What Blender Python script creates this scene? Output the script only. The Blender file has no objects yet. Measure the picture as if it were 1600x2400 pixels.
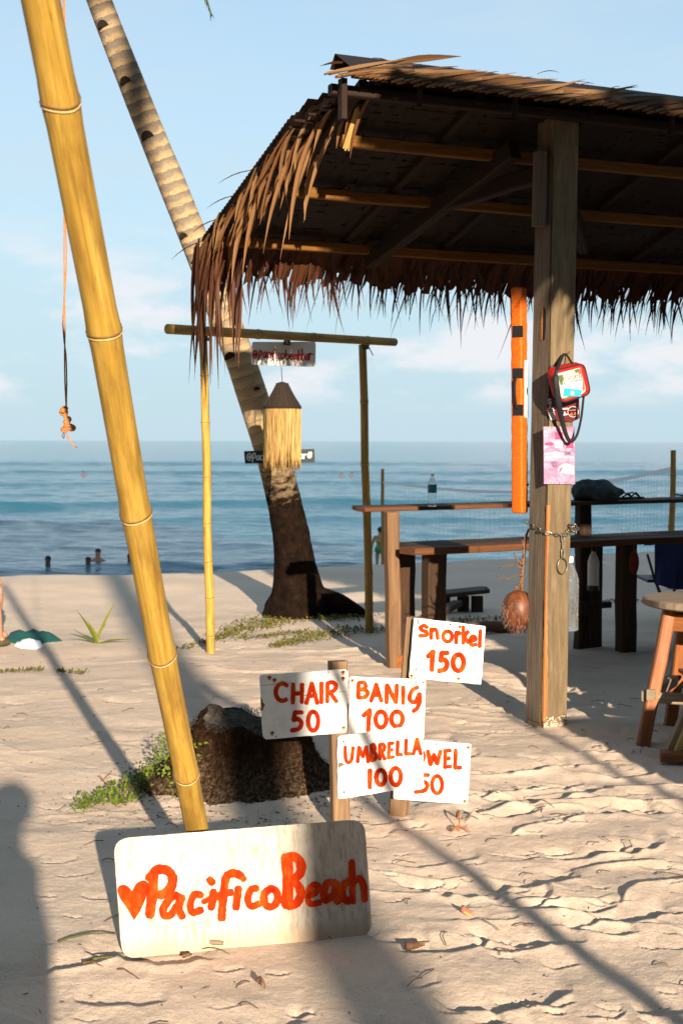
import bpy, math, random
import numpy as np
from mathutils import Vector, Matrix

random.seed(11)
rng = np.random.default_rng(11)
R = math.radians
scene = bpy.context.scene
col = scene.collection

# ------------------------------------------------------------------ camera
PITCH, ROLL, FPX = R(2.85), R(0.17), 2400 * 50 / 36
CAM = Vector((0, 0, 1.5))
_f = Vector((0, math.cos(PITCH), -math.sin(PITCH)))
_r0, _u0 = Vector((1, 0, 0)), Vector((0, math.sin(PITCH), math.cos(PITCH)))
CR = _r0 * math.cos(ROLL) + _u0 * math.sin(ROLL)
CU = _u0 * math.cos(ROLL) - _r0 * math.sin(ROLL)
cd = bpy.data.cameras.new('camera')
cam = bpy.data.objects.new('camera', cd)
col.objects.link(cam)
cd.sensor_fit = 'VERTICAL'; cd.sensor_height = 36; cd.sensor_width = 24; cd.lens = 50
cd.clip_start = 0.05; cd.clip_end = 40000
cd.dof.use_dof = True; cd.dof.focus_distance = 5.3; cd.dof.aperture_fstop = 7.1
cam.matrix_world = Matrix((( CR.x, CU.x, -_f.x, CAM.x), (CR.y, CU.y, -_f.y, CAM.y), (CR.z, CU.z, -_f.z, CAM.z), (0, 0, 0, 1)))
scene.camera = cam

# ------------------------------------------------------------------ light
SUN_EL, SUN_AZ = R(14.1), R(12.7)          # the sun stands behind the camera, a little to the right
TANEL = math.tan(SUN_EL)
TO_SUN = Vector((math.sin(SUN_AZ) * math.cos(SUN_EL), -math.cos(SUN_AZ) * math.cos(SUN_EL), math.sin(SUN_EL)))
sd = bpy.data.lights.new('sun', 'SUN'); sd.energy = 5.0; sd.angle = R(0.53); sd.color = (1.0, 0.85, 0.66)
sun = bpy.data.objects.new('sun', sd); col.objects.link(sun)
sun.rotation_euler = TO_SUN.to_track_quat('Z', 'Y').to_euler()

world = bpy.data.worlds.new('World'); scene.world = world; world.use_nodes = True
wn = world.node_tree.nodes; wl = world.node_tree.links
wn.clear()
wo = wn.new('ShaderNodeOutputWorld'); bg = wn.new('ShaderNodeBackground'); bg.inputs['Strength'].default_value = 0.073
sky = wn.new('ShaderNodeTexSky'); sky.sky_type = 'NISHITA'; sky.sun_disc = False
sky.sun_elevation = SUN_EL; sky.sun_rotation = math.pi - SUN_AZ
sky.air_density = 1.0; sky.dust_density = 0.15; sky.ozone_density = 1.6; sky.altitude = 0
tc = wn.new('ShaderNodeTexCoord')
def wmath(op, a, b=None, clamp=False):
    n = wn.new('ShaderNodeMath'); n.operation = op; n.use_clamp = clamp
    for i, v in enumerate((a, b)):
        if v is None: continue
        if isinstance(v, (int, float)): n.inputs[i].default_value = v
        else: wl.new(v, n.inputs[i])
    return n.outputs[0]
def wmap(v, a, b, c, d):
    n = wn.new('ShaderNodeMapRange'); n.interpolation_type = 'SMOOTHSTEP'
    wl.new(v, n.inputs[0])
    for i, q in enumerate((a, b, c, d)): n.inputs[i + 1].default_value = q
    return n.outputs[0]
sp = wn.new('ShaderNodeSeparateXYZ'); wl.new(tc.outputs['Generated'], sp.inputs[0])
def wnoise(scale, detail, rough, off):
    mp = wn.new('ShaderNodeMapping'); mp.inputs['Scale'].default_value = scale; mp.inputs['Location'].default_value = off
    wl.new(tc.outputs['Generated'], mp.inputs[0])
    n = wn.new('ShaderNodeTexNoise'); n.inputs['Scale'].default_value = 1; n.inputs['Detail'].default_value = detail
    n.inputs['Roughness'].default_value = rough
    wl.new(mp.outputs[0], n.inputs['Vector']); return n.outputs[0]
# low cumulus banks above the horizon, thin veils higher up
cum = wmap(wnoise((9, 9, 26), 7, 0.58, (1.7, 0.4, 2.1)), 0.44, 0.62, 0, 0.85)
band = wmath('MULTIPLY', wmap(sp.outputs['Z'], 0.020, 0.040, 0, 1), wmap(sp.outputs['Z'], 0.085, 0.17, 1, 0))
cum = wmath('MULTIPLY', cum, band)
veil = wmath('MULTIPLY', wmap(wnoise((3.2, 3.2, 13), 5, 0.62, (4.2, 1.1, 0.3)), 0.45, 0.75, 0, 1), wmap(sp.outputs['Z'], 0.02, 0.12, 0, 0.45))
haze = wmap(sp.outputs['Z'], -0.02, 0.36, 0.95, 0.45)
def wmix(fac, a, colr):
    m = wn.new('ShaderNodeMix'); m.data_type = 'RGBA'
    wl.new(fac, m.inputs['Factor']); wl.new(a, m.inputs['A']); m.inputs['B'].default_value = (*colr, 1); return m.outputs['Result']
SKYC = 1.0
hs = wn.new('ShaderNodeHueSaturation'); hs.inputs['Saturation'].default_value = 0.88; wl.new(sky.outputs[0], hs.inputs['Color'])
c0 = wmix(haze, hs.outputs[0], (2.65, 3.70, 4.40))
c1 = wmix(veil, c0, (3.5, 4.15, 4.5))
c2 = wmix(cum, c1, (4.9, 4.9, 5.1))
wl.new(c2, bg.inputs['Color']); wl.new(bg.outputs[0], wo.inputs['Surface'])

scene.view_settings.view_transform = 'Standard'; scene.view_settings.look = 'None'
scene.view_settings.gamma = 1.0; scene.view_settings.exposure = 1.35
scene.render.engine = 'CYCLES'

# ------------------------------------------------------------------ projection helpers
def ray(px, py):
    return _f + CR * ((px - 800) / FPX) - CU * ((py - 1200) / FPX)
def P(px, py, d):
    """world point seen at picture point px,py at the depth d (metres along +Y)"""
    v = ray(px, py); return CAM + v * (d / v.y)
def S(x, y, d):                                   # the same from the 1568 px wide copy
    return P(x * 1600 / 1568, y * 1600 / 1568, d)
def G(px, py, z=0.0):
    v = ray(px, py); return CAM + v * ((z - CAM.z) / v.z)
def SUNP(u, v, z):                                # ground axes across / along the sunlight
    return Vector((u * 0.9755 - v * 0.2198, u * 0.2198 + v * 0.9755, z))

# ------------------------------------------------------------------ numpy noise
def vnoise(x, y, seed=0):
    xi = np.floor(x).astype(np.int64); yi = np.floor(y).astype(np.int64)
    fx = x - xi; fy = y - yi
    fx = fx * fx * fx * (fx * (fx * 6 - 15) + 10); fy = fy * fy * fy * (fy * (fy * 6 - 15) + 10)
    def h(a, b):
        n = (a * 374761393 + b * 668265263 + seed * 974711) & 0xffffffff
        n = ((n ^ (n >> 13)) * 1274126177) & 0xffffffff
        n = ((n ^ (n >> 16)) * 2246822519) & 0xffffffff
        return ((n ^ (n >> 15)) & 0xffff) / 65535.0
    a = h(xi, yi); b = h(xi + 1, yi); c = h(xi, yi + 1); d = h(xi + 1, yi + 1)
    return (a + (b - a) * fx + (c - a) * fy + (a - b - c + d) * fx * fy) * 2 - 1
def fbm(x, y, oct=4, seed=0, g=0.5):
    s = 0; a = 1; t = 0
    for i in range(oct):
        s = s + a * vnoise(x * 2 ** i + 17.3 * i, y * 2 ** i - 9.1 * i, seed + i); t += a; a *= g
    return s / t
def sstep(a, b, x):
    t = np.clip((x - a) / (b - a), 0, 1); return t * t * (3 - 2 * t)

# ------------------------------------------------------------------ mesh collector
class MB:
    def __init__(s): s.v = []; s.f = []; s.uv = []
    def add(s, vs, fs, uvs=None):
        o = len(s.v); s.v += [tuple(p) for p in vs]; s.f += [tuple(i + o for i in f) for f in fs]
        s.uv += list(uvs) if uvs is not None else [(0, 0)] * len(vs)
        return s
    def box(s, c, size, rot=None, taper=1.0):
        c = Vector(c); hx, hy, hz = (q / 2 for q in size); M = rot or Matrix.Identity(3)
        vs = []
        for z in (-1, 1):
            k = taper if z > 0 else 1
            for x, y in ((-1, -1), (1, -1), (1, 1), (-1, 1)): vs.append(c + M @ Vector((x * hx * k, y * hy * k, z * hz)))
        return s.add(vs, [(3, 2, 1, 0), (4, 5, 6, 7), (0, 1, 5, 4), (1, 2, 6, 5), (2, 3, 7, 6), (3, 0, 4, 7)], [(q[0], q[2]) for q in vs])
    def bar(s, a, b, w, h, up=(0, 0, 1), jit=0.0, seg=1):
        """square timber from a to b, w across, h along up; wobbling a little with jit"""
        a = Vector(a); b = Vector(b); d = (b - a); L = d.length; d.normalize()
        x = d.cross(Vector(up)); x.normalize(); y = x.cross(d)
        rnd = random.Random(int(abs(a.x * 971 + b.z * 337 + a.y * 131) * 10))
        bev = min(w, h) * 0.12; prof = []
        for sx, sy in ((1, 1), (-1, 1), (-1, -1), (1, -1)):
            c1 = (sx * (w / 2 - (bev if sx * sy > 0 else 0)), sy * (h / 2 - (0 if sx * sy > 0 else bev)))
            c2 = (sx * (w / 2 - (0 if sx * sy > 0 else bev)), sy * (h / 2 - (bev if sx * sy > 0 else 0)))
            prof += [c1, c2]
        # order: walk counter clockwise
        prof.sort(key=lambda q: math.atan2(q[1] / h, q[0] / w))
        n = len(prof); vs = []; uv = []; fs = []
        for i in range(seg + 1):
            t = i / seg; ox = rnd.uniform(-jit, jit); oy = rnd.uniform(-jit, jit); k = 1 + rnd.uniform(-jit, jit) / max(w, h)
            for j, (px, py) in enumerate(prof):
                vs.append(a + d * (L * t) + x * (px * k + ox) + y * (py * k + oy)); uv.append((j / n, L * t))
        for i in range(seg):
            for j in range(n): fs.append((i * n + j, i * n + (j + 1) % n, (i + 1) * n + (j + 1) % n, (i + 1) * n + j))
        fs.append(tuple(reversed(range(n)))); fs.append(tuple(seg * n + j for j in range(n)))
        return s.add(vs, fs, uv)
    def tube(s, pts, rad, n=12, cap=True, closed=False, flat=1.0):
        pts = [Vector(p) for p in pts]; m = len(pts)
        if not hasattr(rad, '__len__'): rad = [rad] * m
        vs = []; uv = []; fs = []; L = 0; prev = None
        for i in range(m):
            if closed: t = pts[(i + 1) % m] - pts[i - 1]
            else: t = pts[min(i + 1, m - 1)] - pts[max(i - 1, 0)]
            t.normalize()
            if prev is None:
                a = Vector((0, 0, 1)) if abs(t.z) < 0.9 else Vector((0, -1, 0))
                x = a.cross(t).normalized()
            else: x = (prev - t * prev.dot(t)).normalized()
            prev = x; y = t.cross(x)
            if i: L += (pts[i] - pts[i - 1]).length
            for j in range(n + 1):
                an = 2 * math.pi * j / n
                vs.append(pts[i] + x * (math.cos(an) * rad[i]) + y * (math.sin(an) * rad[i] * flat)); uv.append((j / n, L))
        w = n + 1
        for i in range(m if closed else m - 1):
            k = (i + 1) % m
            for j in range(n): fs.append((i * w + j, i * w + j + 1, k * w + j + 1, k * w + j))
        if cap and not closed:
            fs.append(tuple(reversed(range(n)))); fs.append(tuple((m - 1) * w + j for j in range(n)))
        return s.add(vs, fs, uv)
    def lathe(s, c, prof, n=24, axis=None, sx=1.0):
        """prof: list of (radius, height)"""
        c = Vector(c); M = axis or Matrix.Identity(3); vs = []; fs = []; uv = []
        for r, h in prof:
            for j in range(n + 1):
                a = 2 * math.pi * j / n; vs.append(c + M @ Vector((math.cos(a) * r * sx, math.sin(a) * r, h))); uv.append((j / n, h))
        w = n + 1
        for i in range(len(prof) - 1):
            for j in range(n): fs.append((i * w + j, i * w + j + 1, (i + 1) * w + j + 1, (i + 1) * w + j))
        return s.add(vs, fs, uv)
    def prism(s, poly, back):
        """closed polygon (world points, counter clockwise seen from the front) pushed back by the vector back"""
        n = len(poly); back = Vector(back); vs = [Vector(p) for p in poly] + [Vector(p) + back for p in poly]
        fs = [tuple(range(n)), tuple(reversed(range(n, 2 * n)))]
        for i in range(n): fs.append((i, i + n, (i + 1) % n + n, (i + 1) % n))
        return s.add(vs, fs, [(p[0], p[2]) for p in vs])
    def blob(s, c, r, nu=14, nv=9, M=None):
        c = Vector(c); M = M or Matrix.Identity(3); vs = []; fs = []; uv = []
        for i in range(nv + 1):
            th = math.pi * i / nv
            for j in range(nu + 1):
                ph = 2 * math.pi * j / nu
                vs.append(c + M @ Vector((r[0] * math.sin(th) * math.cos(ph), r[1] * math.sin(th) * math.sin(ph), -r[2] * math.cos(th)))); uv.append((j / nu, i / nv))
        w = nu + 1
        for i in range(nv):
            for j in range(nu): fs.append((i * w + j, i * w + j + 1, (i + 1) * w + j + 1, (i + 1) * w + j))
        return s.add(vs, fs, uv)
    def build(s, name, m, parent=None, smooth=False, jit=0.0, **props):
        me = bpy.data.meshes.new(name); o = bpy.data.objects.new(name, me)
        base = parent.get('_w') if parent is not None else None
        off = Vector(base) if base is not None else Vector((0, 0, 0))
        me.from_pydata([(v[0] - off.x, v[1] - off.y, v[2] - off.z) for v in s.v], [], s.f)
        ul = me.uv_layers.new(name='UVMap')
        idx = np.empty(len(me.loops), dtype=np.int32); me.loops.foreach_get('vertex_index', idx)
        ul.data.foreach_set('uv', np.asarray(s.uv, dtype=np.float32)[idx].ravel())
        me.materials.append(M_[m] if isinstance(m, str) else m)
        if smooth: me.polygons.foreach_set('use_smooth', [True] * len(me.polygons))
        me.update(); col.objects.link(o)
        if parent is not None:
            o.parent = parent; o['_w'] = list(off)
        for k, v in props.items(): o[k] = v
        return o

def tag(o, label, cat, group=None):
    o['label'] = label; o['category'] = cat
    if group: o['group'] = group
    return o
def thing(name, loc, label, cat, group=None):
    o = bpy.data.objects.new(name, None); o.empty_display_size = 0.1; col.objects.link(o)
    o.location = loc; o['_w'] = list(loc); return tag(o, label, cat, group)
def grid_mesh(name, X, Y, Z, m, smooth=True):
    ny, nx = X.shape
    me = bpy.data.meshes.new(name); me.vertices.add(nx * ny)
    me.vertices.foreach_set('co', np.stack([X, Y, Z], -1).astype(np.float32).ravel())
    i = np.arange(ny * nx).reshape(ny, nx)
    q = np.stack([i[:-1, :-1], i[:-1, 1:], i[1:, 1:], i[1:, :-1]], -1).reshape(-1, 4)
    me.loops.add(q.size); me.loops.foreach_set('vertex_index', q.ravel().astype(np.int32))
    me.polygons.add(len(q)); me.polygons.foreach_set('loop_start', np.arange(0, q.size, 4, dtype=np.int32))
    me.polygons.foreach_set('use_smooth', [smooth] * len(q)); me.update(calc_edges=True)
    me.materials.append(M_[m]); o = bpy.data.objects.new(name, me); col.objects.link(o); return o

# ------------------------------------------------------------------ materials
M_ = {}
class NB:
    def __init__(s, name):
        s.m = bpy.data.materials.new(name); s.m.use_nodes = True; M_[name] = s.m
        s.n = s.m.node_tree.nodes; s.l = s.m.node_tree.links; s.n.clear()
        s.out = s.n.new('ShaderNodeOutputMaterial'); s.b = s.n.new('ShaderNodeBsdfPrincipled'); s.l.new(s.b.outputs[0], s.out.inputs[0])
        s.tc = s.n.new('ShaderNodeTexCoord')
    def set(s, node, key, v):
        i = node.inputs[key]
        if hasattr(v, 'is_output'): s.l.new(v, i)
        elif isinstance(v, tuple) and len(v) == 3 and i.type == 'RGBA': i.default_value = (*v, 1)
        else: i.default_value = v
    def coord(s, src='Object', scale=(1, 1, 1), loc=(0, 0, 0), rot=(0, 0, 0)):
        mp = s.n.new('ShaderNodeMapping'); s.l.new(s.tc.outputs[src], mp.inputs[0])
        mp.inputs['Scale'].default_value = scale; mp.inputs['Location'].default_value = loc; mp.inputs['Rotation'].default_value = rot
        return mp.outputs[0]
    def noise(s, vec, scale=1, detail=4, rough=0.55, dist=0.0):
        n = s.n.new('ShaderNodeTexNoise'); s.l.new(vec, n.inputs['Vector'])
        n.inputs['Scale'].default_value = scale; n.inputs['Detail'].default_value = detail; n.inputs['Roughness'].default_value = rough; n.inputs['Distortion'].default_value = dist
        return n.outputs[0]
    def voro(s, vec, scale=1):
        n = s.n.new('ShaderNodeTexVoronoi'); s.l.new(vec, n.inputs['Vector']); n.inputs['Scale'].default_value = scale; return n.outputs
    def ramp(s, v, stops):
        n = s.n.new('ShaderNodeValToRGB'); s.l.new(v, n.inputs[0]); e = n.color_ramp.elements
        while len(e) < len(stops): e.new(0.5)
        for k, (p, c) in zip(e, stops): k.position = p; k.color = (*c, 1)
        return n.outputs[0]
    def mr(s, v, a, b, c=0.0, d=1.0):
        n = s.n.new('ShaderNodeMapRange'); s.l.new(v, n.inputs[0])
        for i, q in enumerate((a, b, c, d)): n.inputs[i + 1].default_value = q
        return n.outputs[0]
    def math(s, op, a, b=0.0):
        n = s.n.new('ShaderNodeMath'); n.operation = op
        for i, v in enumerate((a, b)): s.set(n, i, v)
        return n.outputs[0]
    def mix(s, fac, a, b, mode='MIX'):
        n = s.n.new('ShaderNodeMix'); n.data_type = 'RGBA'; n.blend_type = mode
        s.set(n, 'Factor', fac)
        for key, v in (('A', a), ('B', b)):
            i = n.inputs[6 if key == 'A' else 7]
            if hasattr(v, 'is_output'): s.l.new(v, i)
            else: i.default_value = (*v, 1)
        return n.outputs[2]
    def bump(s, h, strength=0.3, dist=0.01, prev=None):
        n = s.n.new('ShaderNodeBump'); s.l.new(h, n.inputs['Height']); n.inputs['Strength'].default_value = strength; n.inputs['Distance'].default_value = dist
        if prev is not None: s.l.new(prev, n.inputs['Normal'])
        return n.outputs[0]
    def fin(s, color=None, rough=0.7, normal=None, spec=0.3, **kw):
        if color is not None: s.set(s.b, 'Base Color', color)
        s.set(s.b, 'Roughness', rough); s.set(s.b, 'Specular IOR Level', spec)
        if normal is not None: s.l.new(normal, s.b.inputs['Normal'])
        for k, v in kw.items(): s.set(s.b, k.replace('_', ' '), v)
        return s.m
    def objrand(s):
        n = s.n.new('ShaderNodeObjectInfo'); return n.outputs['Random']

def plain(name, c, rough=0.6, var=0.25, scale=30, spec=0.3, bump=0.0, src='Object', **kw):
    b = NB(name); n = b.noise(b.coord(src), scale, 5, 0.6)
    lo = tuple(q * (1 - var) for q in c); hi = tuple(min(1, q * (1 + var)) for q in c)
    b.fin(b.ramp(n, [(0.3, lo), (0.7, hi)]), rough, b.bump(n, bump, 0.003) if bump else None, spec, **kw)
def wood(name, c1, c2, c3=None, uv=True, fine=1.0, rough=0.75, bump=0.5, patch=None, patchf=0.0):
    """weathered timber, grain along the length of the piece"""
    b = NB(name); r = b.objrand()
    off = b.n.new('ShaderNodeCombineXYZ'); b.l.new(b.math('MULTIPLY', r, 37.0), off.inputs[0]); b.l.new(b.math('MULTIPLY', r, 91.0), off.inputs[1])
    vm = b.n.new('ShaderNodeVectorMath'); vm.operation = 'ADD'
    b.l.new(b.coord('UV' if uv else 'Object', (7 * fine, 1.2, 1) if uv else (60 * fine, 60 * fine, 3)), vm.inputs[0]); b.l.new(off.outputs[0], vm.inputs[1])
    g = b.noise(vm.outputs[0], 3.2, 8, 0.66, 0.6); big = b.noise(vm.outputs[0], 0.7, 3, 0.5)
    c = b.ramp(g, [(0.28, c1), (0.52, c2), (0.75, c3 or tuple(min(1, q * 1.35) for q in c2))])
    c = b.mix(b.mr(big, 0.35, 0.7, 0, 0.55), c, tuple(q * 0.55 for q in c2))
    if patch: c = b.mix(b.mr(b.noise(b.coord('Object'), 5, 5, 0.6), 0.5, 0.62, 0, patchf), c, patch)
    b.fin(c, rough, b.bump(g, bump, 0.004), 0.25)

# sand
b = NB('sand'); oc = b.coord('Object')
n1 = b.noise(oc, 1.3, 5, 0.6); n2 = b.noise(oc, 60, 4, 0.7); n3 = b.noise(oc, 420, 2, 0.6)
c = b.ramp(n1, [(0.3, (0.47, 0.352, 0.262)), (0.7, (0.56, 0.430, 0.328))])
c = b.mix(b.mr(n3, 0.35, 0.70, 0, 0.75), c, (0.68, 0.57, 0.475)); n4 = b.noise(oc, 170, 3, 0.65); c = b.mix(b.mr(n4, 0.52, 0.72, 0, 0.6), c, (0.30, 0.205, 0.135))
c = b.mix(b.mr(n2, 0.62, 0.80, 0, 0.55), c, (0.25, 0.17, 0.11))
vo = b.voro(oc, 55); c = b.mix(b.mr(vo['Distance'], 0.05, 0.10, 0.5, 0), c, (0.16, 0.10, 0.06))
nb = b.bump(n2, 0.40, 0.010); nb = b.bump(n4, 0.45, 0.004, nb); nb = b.bump(n3, 0.4, 0.002, nb)
b.fin(c, 0.9, nb, 0.15)
plain('soil', (0.055, 0.042, 0.028), 0.95, 0.4, 3)
# sea
b = NB('sea'); oc = b.coord('Object', (0.45, 1.3, 1)); oc2 = b.coord('Object', (0.08, 0.26, 1))
w1 = b.noise(oc, 1.1, 5, 0.6, 0.4); w2 = b.noise(oc2, 1.0, 4, 0.55, 0.3)
nb = b.bump(w2, 0.5, 0.6); nb = b.bump(w1, 0.75, 0.18, nb)
b.fin((0.010, 0.090, 0.132), 0.11, nb, 0.5, IOR=1.33)
# bamboo
def bamboo(name, c1, c2, c3):
    b = NB(name); r = b.objrand(); uv = b.coord('UV', (9, 1.1, 1)); g = b.noise(uv, 2.2, 7, 0.65, 0.3); big = b.noise(b.coord('UV', (3, 2.2, 1), (3.1, 1, 0)), 1.6, 4, 0.6)
    c = b.ramp(g, [(0.25, c1), (0.5, c2), (0.8, c3)])
    c = b.mix(b.mr(big, 0.46, 0.68, 0, 0.85), c, c1)
    sp_ = b.noise(b.coord('UV', (60, 9, 1)), 1.5, 3, 0.6); c = b.mix(b.mr(sp_, 0.62, 0.72, 0, 0.8), c, (0.07, 0.035, 0.012))
    b.fin(c, 0.58, b.bump(g, 0.25, 0.003), 0.15)
bamboo('bamboo', (0.20, 0.108, 0.022), (0.39, 0.236, 0.040), (0.50, 0.340, 0.090))
bamboo('bamboo_old', (0.16, 0.09, 0.025), (0.33, 0.19, 0.045), (0.42, 0.27, 0.08))
plain('bamboo_pale', (0.42, 0.30, 0.12), 0.6, 0.3, 60)
plain('bamboo_node', (0.13, 0.065, 0.025), 0.7, 0.4, 60)
# coconut palm trunk: rings of grey lichen on tan bark, lower part painted dark in place of shade
b = NB('palm_bark'); uvn = b.noise(b.coord('UV', (5, 1.0, 1)), 2.0, 4, 0.6)
sepu = b.n.new('ShaderNodeSeparateXYZ'); b.l.new(b.coord('UV'), sepu.inputs[0])
vv = b.math('ADD', sepu.outputs[1], b.math('MULTIPLY', uvn, 0.05))
ring = b.math('FRACT', b.math('MULTIPLY', vv, 10.5)); ph = b.noise(b.coord('UV', (4, 9, 1)), 1.9, 6, 0.7)
lich = b.math('MULTIPLY', b.mr(b.math('ADD', b.math('MULTIPLY', ring, 0.45), ph), 0.60, 0.80, 0, .75), b.mr(sepu.outputs[1], 1.6, 3.0, 0.35, 1))
c = b.ramp(ph, [(0.3, (0.24, 0.155, 0.08)), (0.55, (0.40, 0.29, 0.16)), (0.8, (0.50, 0.39, 0.24))])
c = b.mix(lich, c, (0.115, 0.10, 0.095))
rm = b.noise(b.coord('UV', (3, 6, 1), (7, 2, 0)), 1.3, 3, 0.6); c = b.mix(b.math('MULTIPLY', b.mr(ring, 0.86, 0.97, 0, 0.55), b.mr(rm, .42, .6, 0, 1)), c, (0.12, 0.075, 0.045))
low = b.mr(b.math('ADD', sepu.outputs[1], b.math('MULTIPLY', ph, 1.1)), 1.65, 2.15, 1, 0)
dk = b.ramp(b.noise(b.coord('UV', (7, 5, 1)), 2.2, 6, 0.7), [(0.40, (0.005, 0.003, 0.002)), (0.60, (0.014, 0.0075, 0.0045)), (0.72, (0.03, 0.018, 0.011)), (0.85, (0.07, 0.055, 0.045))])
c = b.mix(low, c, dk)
b.fin(c, 0.9, b.bump(b.math('ADD', b.math('MULTIPLY', ring, .4), b.math('MULTIPLY', ph, 1.6)), 0.7, 0.02), 0.05)
plain('notch', (0.012, 0.008, 0.006), 0.95)
# dry palm leaf thatch
def leafmat(name, a, bb, cc, tr):
    b = NB(name); r = b.objrand(); g = b.noise(b.coord('UV', (14, 1.5, 1)), 3, 5, 0.65)
    base = b.ramp(r, [(0.0, a), (0.5, bb), (1.0, cc)])
    c = b.mix(b.mr(g, 0.3, 0.75, 0.0, 0.75), base, tuple(q * 0.42 for q in a))
    b.fin(c, 0.62, b.bump(g, 0.3, 0.002), 0.3)
    t = b.n.new('ShaderNodeBsdfTranslucent'); b.l.new(c, t.inputs[0]); ms = b.n.new('ShaderNodeMixShader'); ms.inputs[0].default_value = tr
    b.l.new(b.b.outputs[0], ms.inputs[1]); b.l.new(t.outputs[0], ms.inputs[2]); b.l.new(ms.outputs[0], b.out.inputs[0])
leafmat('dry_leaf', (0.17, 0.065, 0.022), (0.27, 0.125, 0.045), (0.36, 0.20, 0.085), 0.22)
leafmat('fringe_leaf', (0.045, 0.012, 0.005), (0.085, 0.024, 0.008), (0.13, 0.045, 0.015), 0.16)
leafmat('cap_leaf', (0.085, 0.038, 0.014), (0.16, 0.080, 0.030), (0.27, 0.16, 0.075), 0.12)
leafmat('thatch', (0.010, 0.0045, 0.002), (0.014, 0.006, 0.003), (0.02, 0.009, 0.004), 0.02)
leafmat('green_frond', (0.030, 0.055, 0.012), (0.045, 0.080, 0.018), (0.07, 0.105, 0.025), 0.25)
leafmat('tree_leaf', (0.03, 0.06, 0.015), (0.045, 0.085, 0.02), (0.06, 0.10, 0.025), 0.12)
leafmat('creeper', (0.10, 0.095, 0.008), (0.155, 0.14, 0.010), (0.20, 0.17, 0.014), 0.15)
leafmat('sprout', (0.16, 0.22, 0.02), (0.24, 0.27, 0.025), (0.30, 0.30, 0.04), 0.3)
# timber
wood('post_wood', (0.068, 0.045, 0.024), (0.145, 0.103, 0.056), (0.22, 0.168, 0.10), bump=.9)
wood('post_side', (0.065, 0.045, 0.032), (0.14, 0.105, 0.075), (0.24, 0.19, 0.14), bump=1.0)
wood('chip_wood', (0.18, 0.06, 0.02), (0.33, 0.13, 0.04), (0.42, 0.22, 0.08))
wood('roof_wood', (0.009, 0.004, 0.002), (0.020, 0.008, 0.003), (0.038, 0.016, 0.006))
wood('purlin_wood', (0.07, 0.024, 0.003), (0.15, 0.058, 0.006), (0.21, 0.092, 0.010))
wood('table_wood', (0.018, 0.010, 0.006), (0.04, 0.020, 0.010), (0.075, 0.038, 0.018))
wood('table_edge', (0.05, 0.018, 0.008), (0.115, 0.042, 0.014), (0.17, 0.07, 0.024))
wood('rail_post', (0.085, 0.045, 0.022), (0.165, 0.088, 0.042), (0.22, 0.13, 0.068))
wood('red_wood', (0.14, 0.042, 0.014), (0.25, 0.085, 0.025), (0.32, 0.13, 0.045), rough=0.5)
wood('yellow_wood', (0.34, 0.20, 0.06), (0.46, 0.29, 0.09), (0.55, 0.36, 0.13))
wood('seat_wood', (0.14, 0.10, 0.07), (0.25, 0.185, 0.125), (0.34, 0.26, 0.18))
wood('stake', (0.10, 0.058, 0.033), (0.20, 0.12, 0.065), (0.28, 0.18, 0.105))
# painted boards
b = NB('white_board'); g = b.noise(b.coord('Object', (4, 4, 55)), 1.0, 6, 0.6); d = b.noise(b.coord('Object'), 14, 6, 0.65)
c = b.mix(b.mr(d, 0.50, 0.75, 0, 0.6), (0.76, 0.76, 0.75), (0.46, 0.42, 0.36)); c = b.mix(b.mr(g, 0.66, 0.72, 0, 0.35), c, (0.45, 0.42, 0.38))
b.fin(c, 0.55, b.bump(g, 0.15, 0.002), 0.3)
b = NB('old_white'); g = b.noise(b.coord('Object', (70, 70, 2.2)), 1.0, 7, 0.68); d = b.noise(b.coord('Object'), 5.5, 6, 0.68); e = b.noise(b.coord('Object', (26, 26, 5)), 1.0, 5, 0.6)
sz = b.n.new('ShaderNodeSeparateXYZ'); b.l.new(b.coord('Object'), sz.inputs[0])
c = b.ramp(d, [(0.3, (0.40, 0.34, 0.27)), (0.55, (0.54, 0.485, 0.41))])
c = b.mix(b.mr(g, 0.48, 0.70, 0, 0.85), c, (0.24, 0.185, 0.13)); c = b.mix(b.mr(e, 0.66, 0.76, 0, 0.6), c, (0.22, 0.19, 0.16))
c = b.mix(b.mr(sz.outputs[2], 0.01, 0.055, 0.75, 0), c, (0.42, 0.29, 0.18))
b.fin(c, 0.7, b.bump(g, 0.2, 0.002), 0.25)
plain('grey_board', (0.52, 0.50, 0.46), 0.8, 0.08, 20, spec=.05)
b = NB('red_paint'); g = b.noise(b.coord('Object', (30, 30, 12)), 1.0, 6, 0.7)
b.fin(b.ramp(g, [(0.3, (0.33, 0.010, 0.002)), (0.5, (0.46, 0.030, 0.003)), (0.72, (0.60, 0.095, 0.010))]), 0.9, b.bump(g, 0.2, 0.001), 0.05)
plain('dark_red_paint', (0.34, 0.014, 0.010), 0.8, 0.2, spec=.05)
plain('raw_edge', (0.16, 0.10, 0.06), 0.85, 0.4, 60)
plain('rust', (0.05, 0.022, 0.012), 0.8, 0.5, 80)
plain('rust_stain', (0.40, 0.21, 0.06), 0.8, 0.5, 80)
plain('blue_paint', (0.30, 0.60, 0.70), 0.6, 0.2)
plain('black_board', (0.018, 0.022, 0.022), 0.7, 0.4)
plain('white_paint', (0.62, 0.68, 0.68), 0.6, 0.1)
plain('black_strap', (0.010, 0.010, 0.013), 0.65, 0.3, 200, bump=0.3)
plain('steel', (0.20, 0.17, 0.13), 0.38, 0.45, 40, spec=0.5, Metallic=0.75)
plain('rope', (0.38, 0.15, 0.05), 0.85, 0.35, 200); plain('twine', (0.11, 0.075, 0.08), 0.8, 0.3, 100)
plain('wire', (0.05, 0.05, 0.05), 0.6, 0.2)
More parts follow.
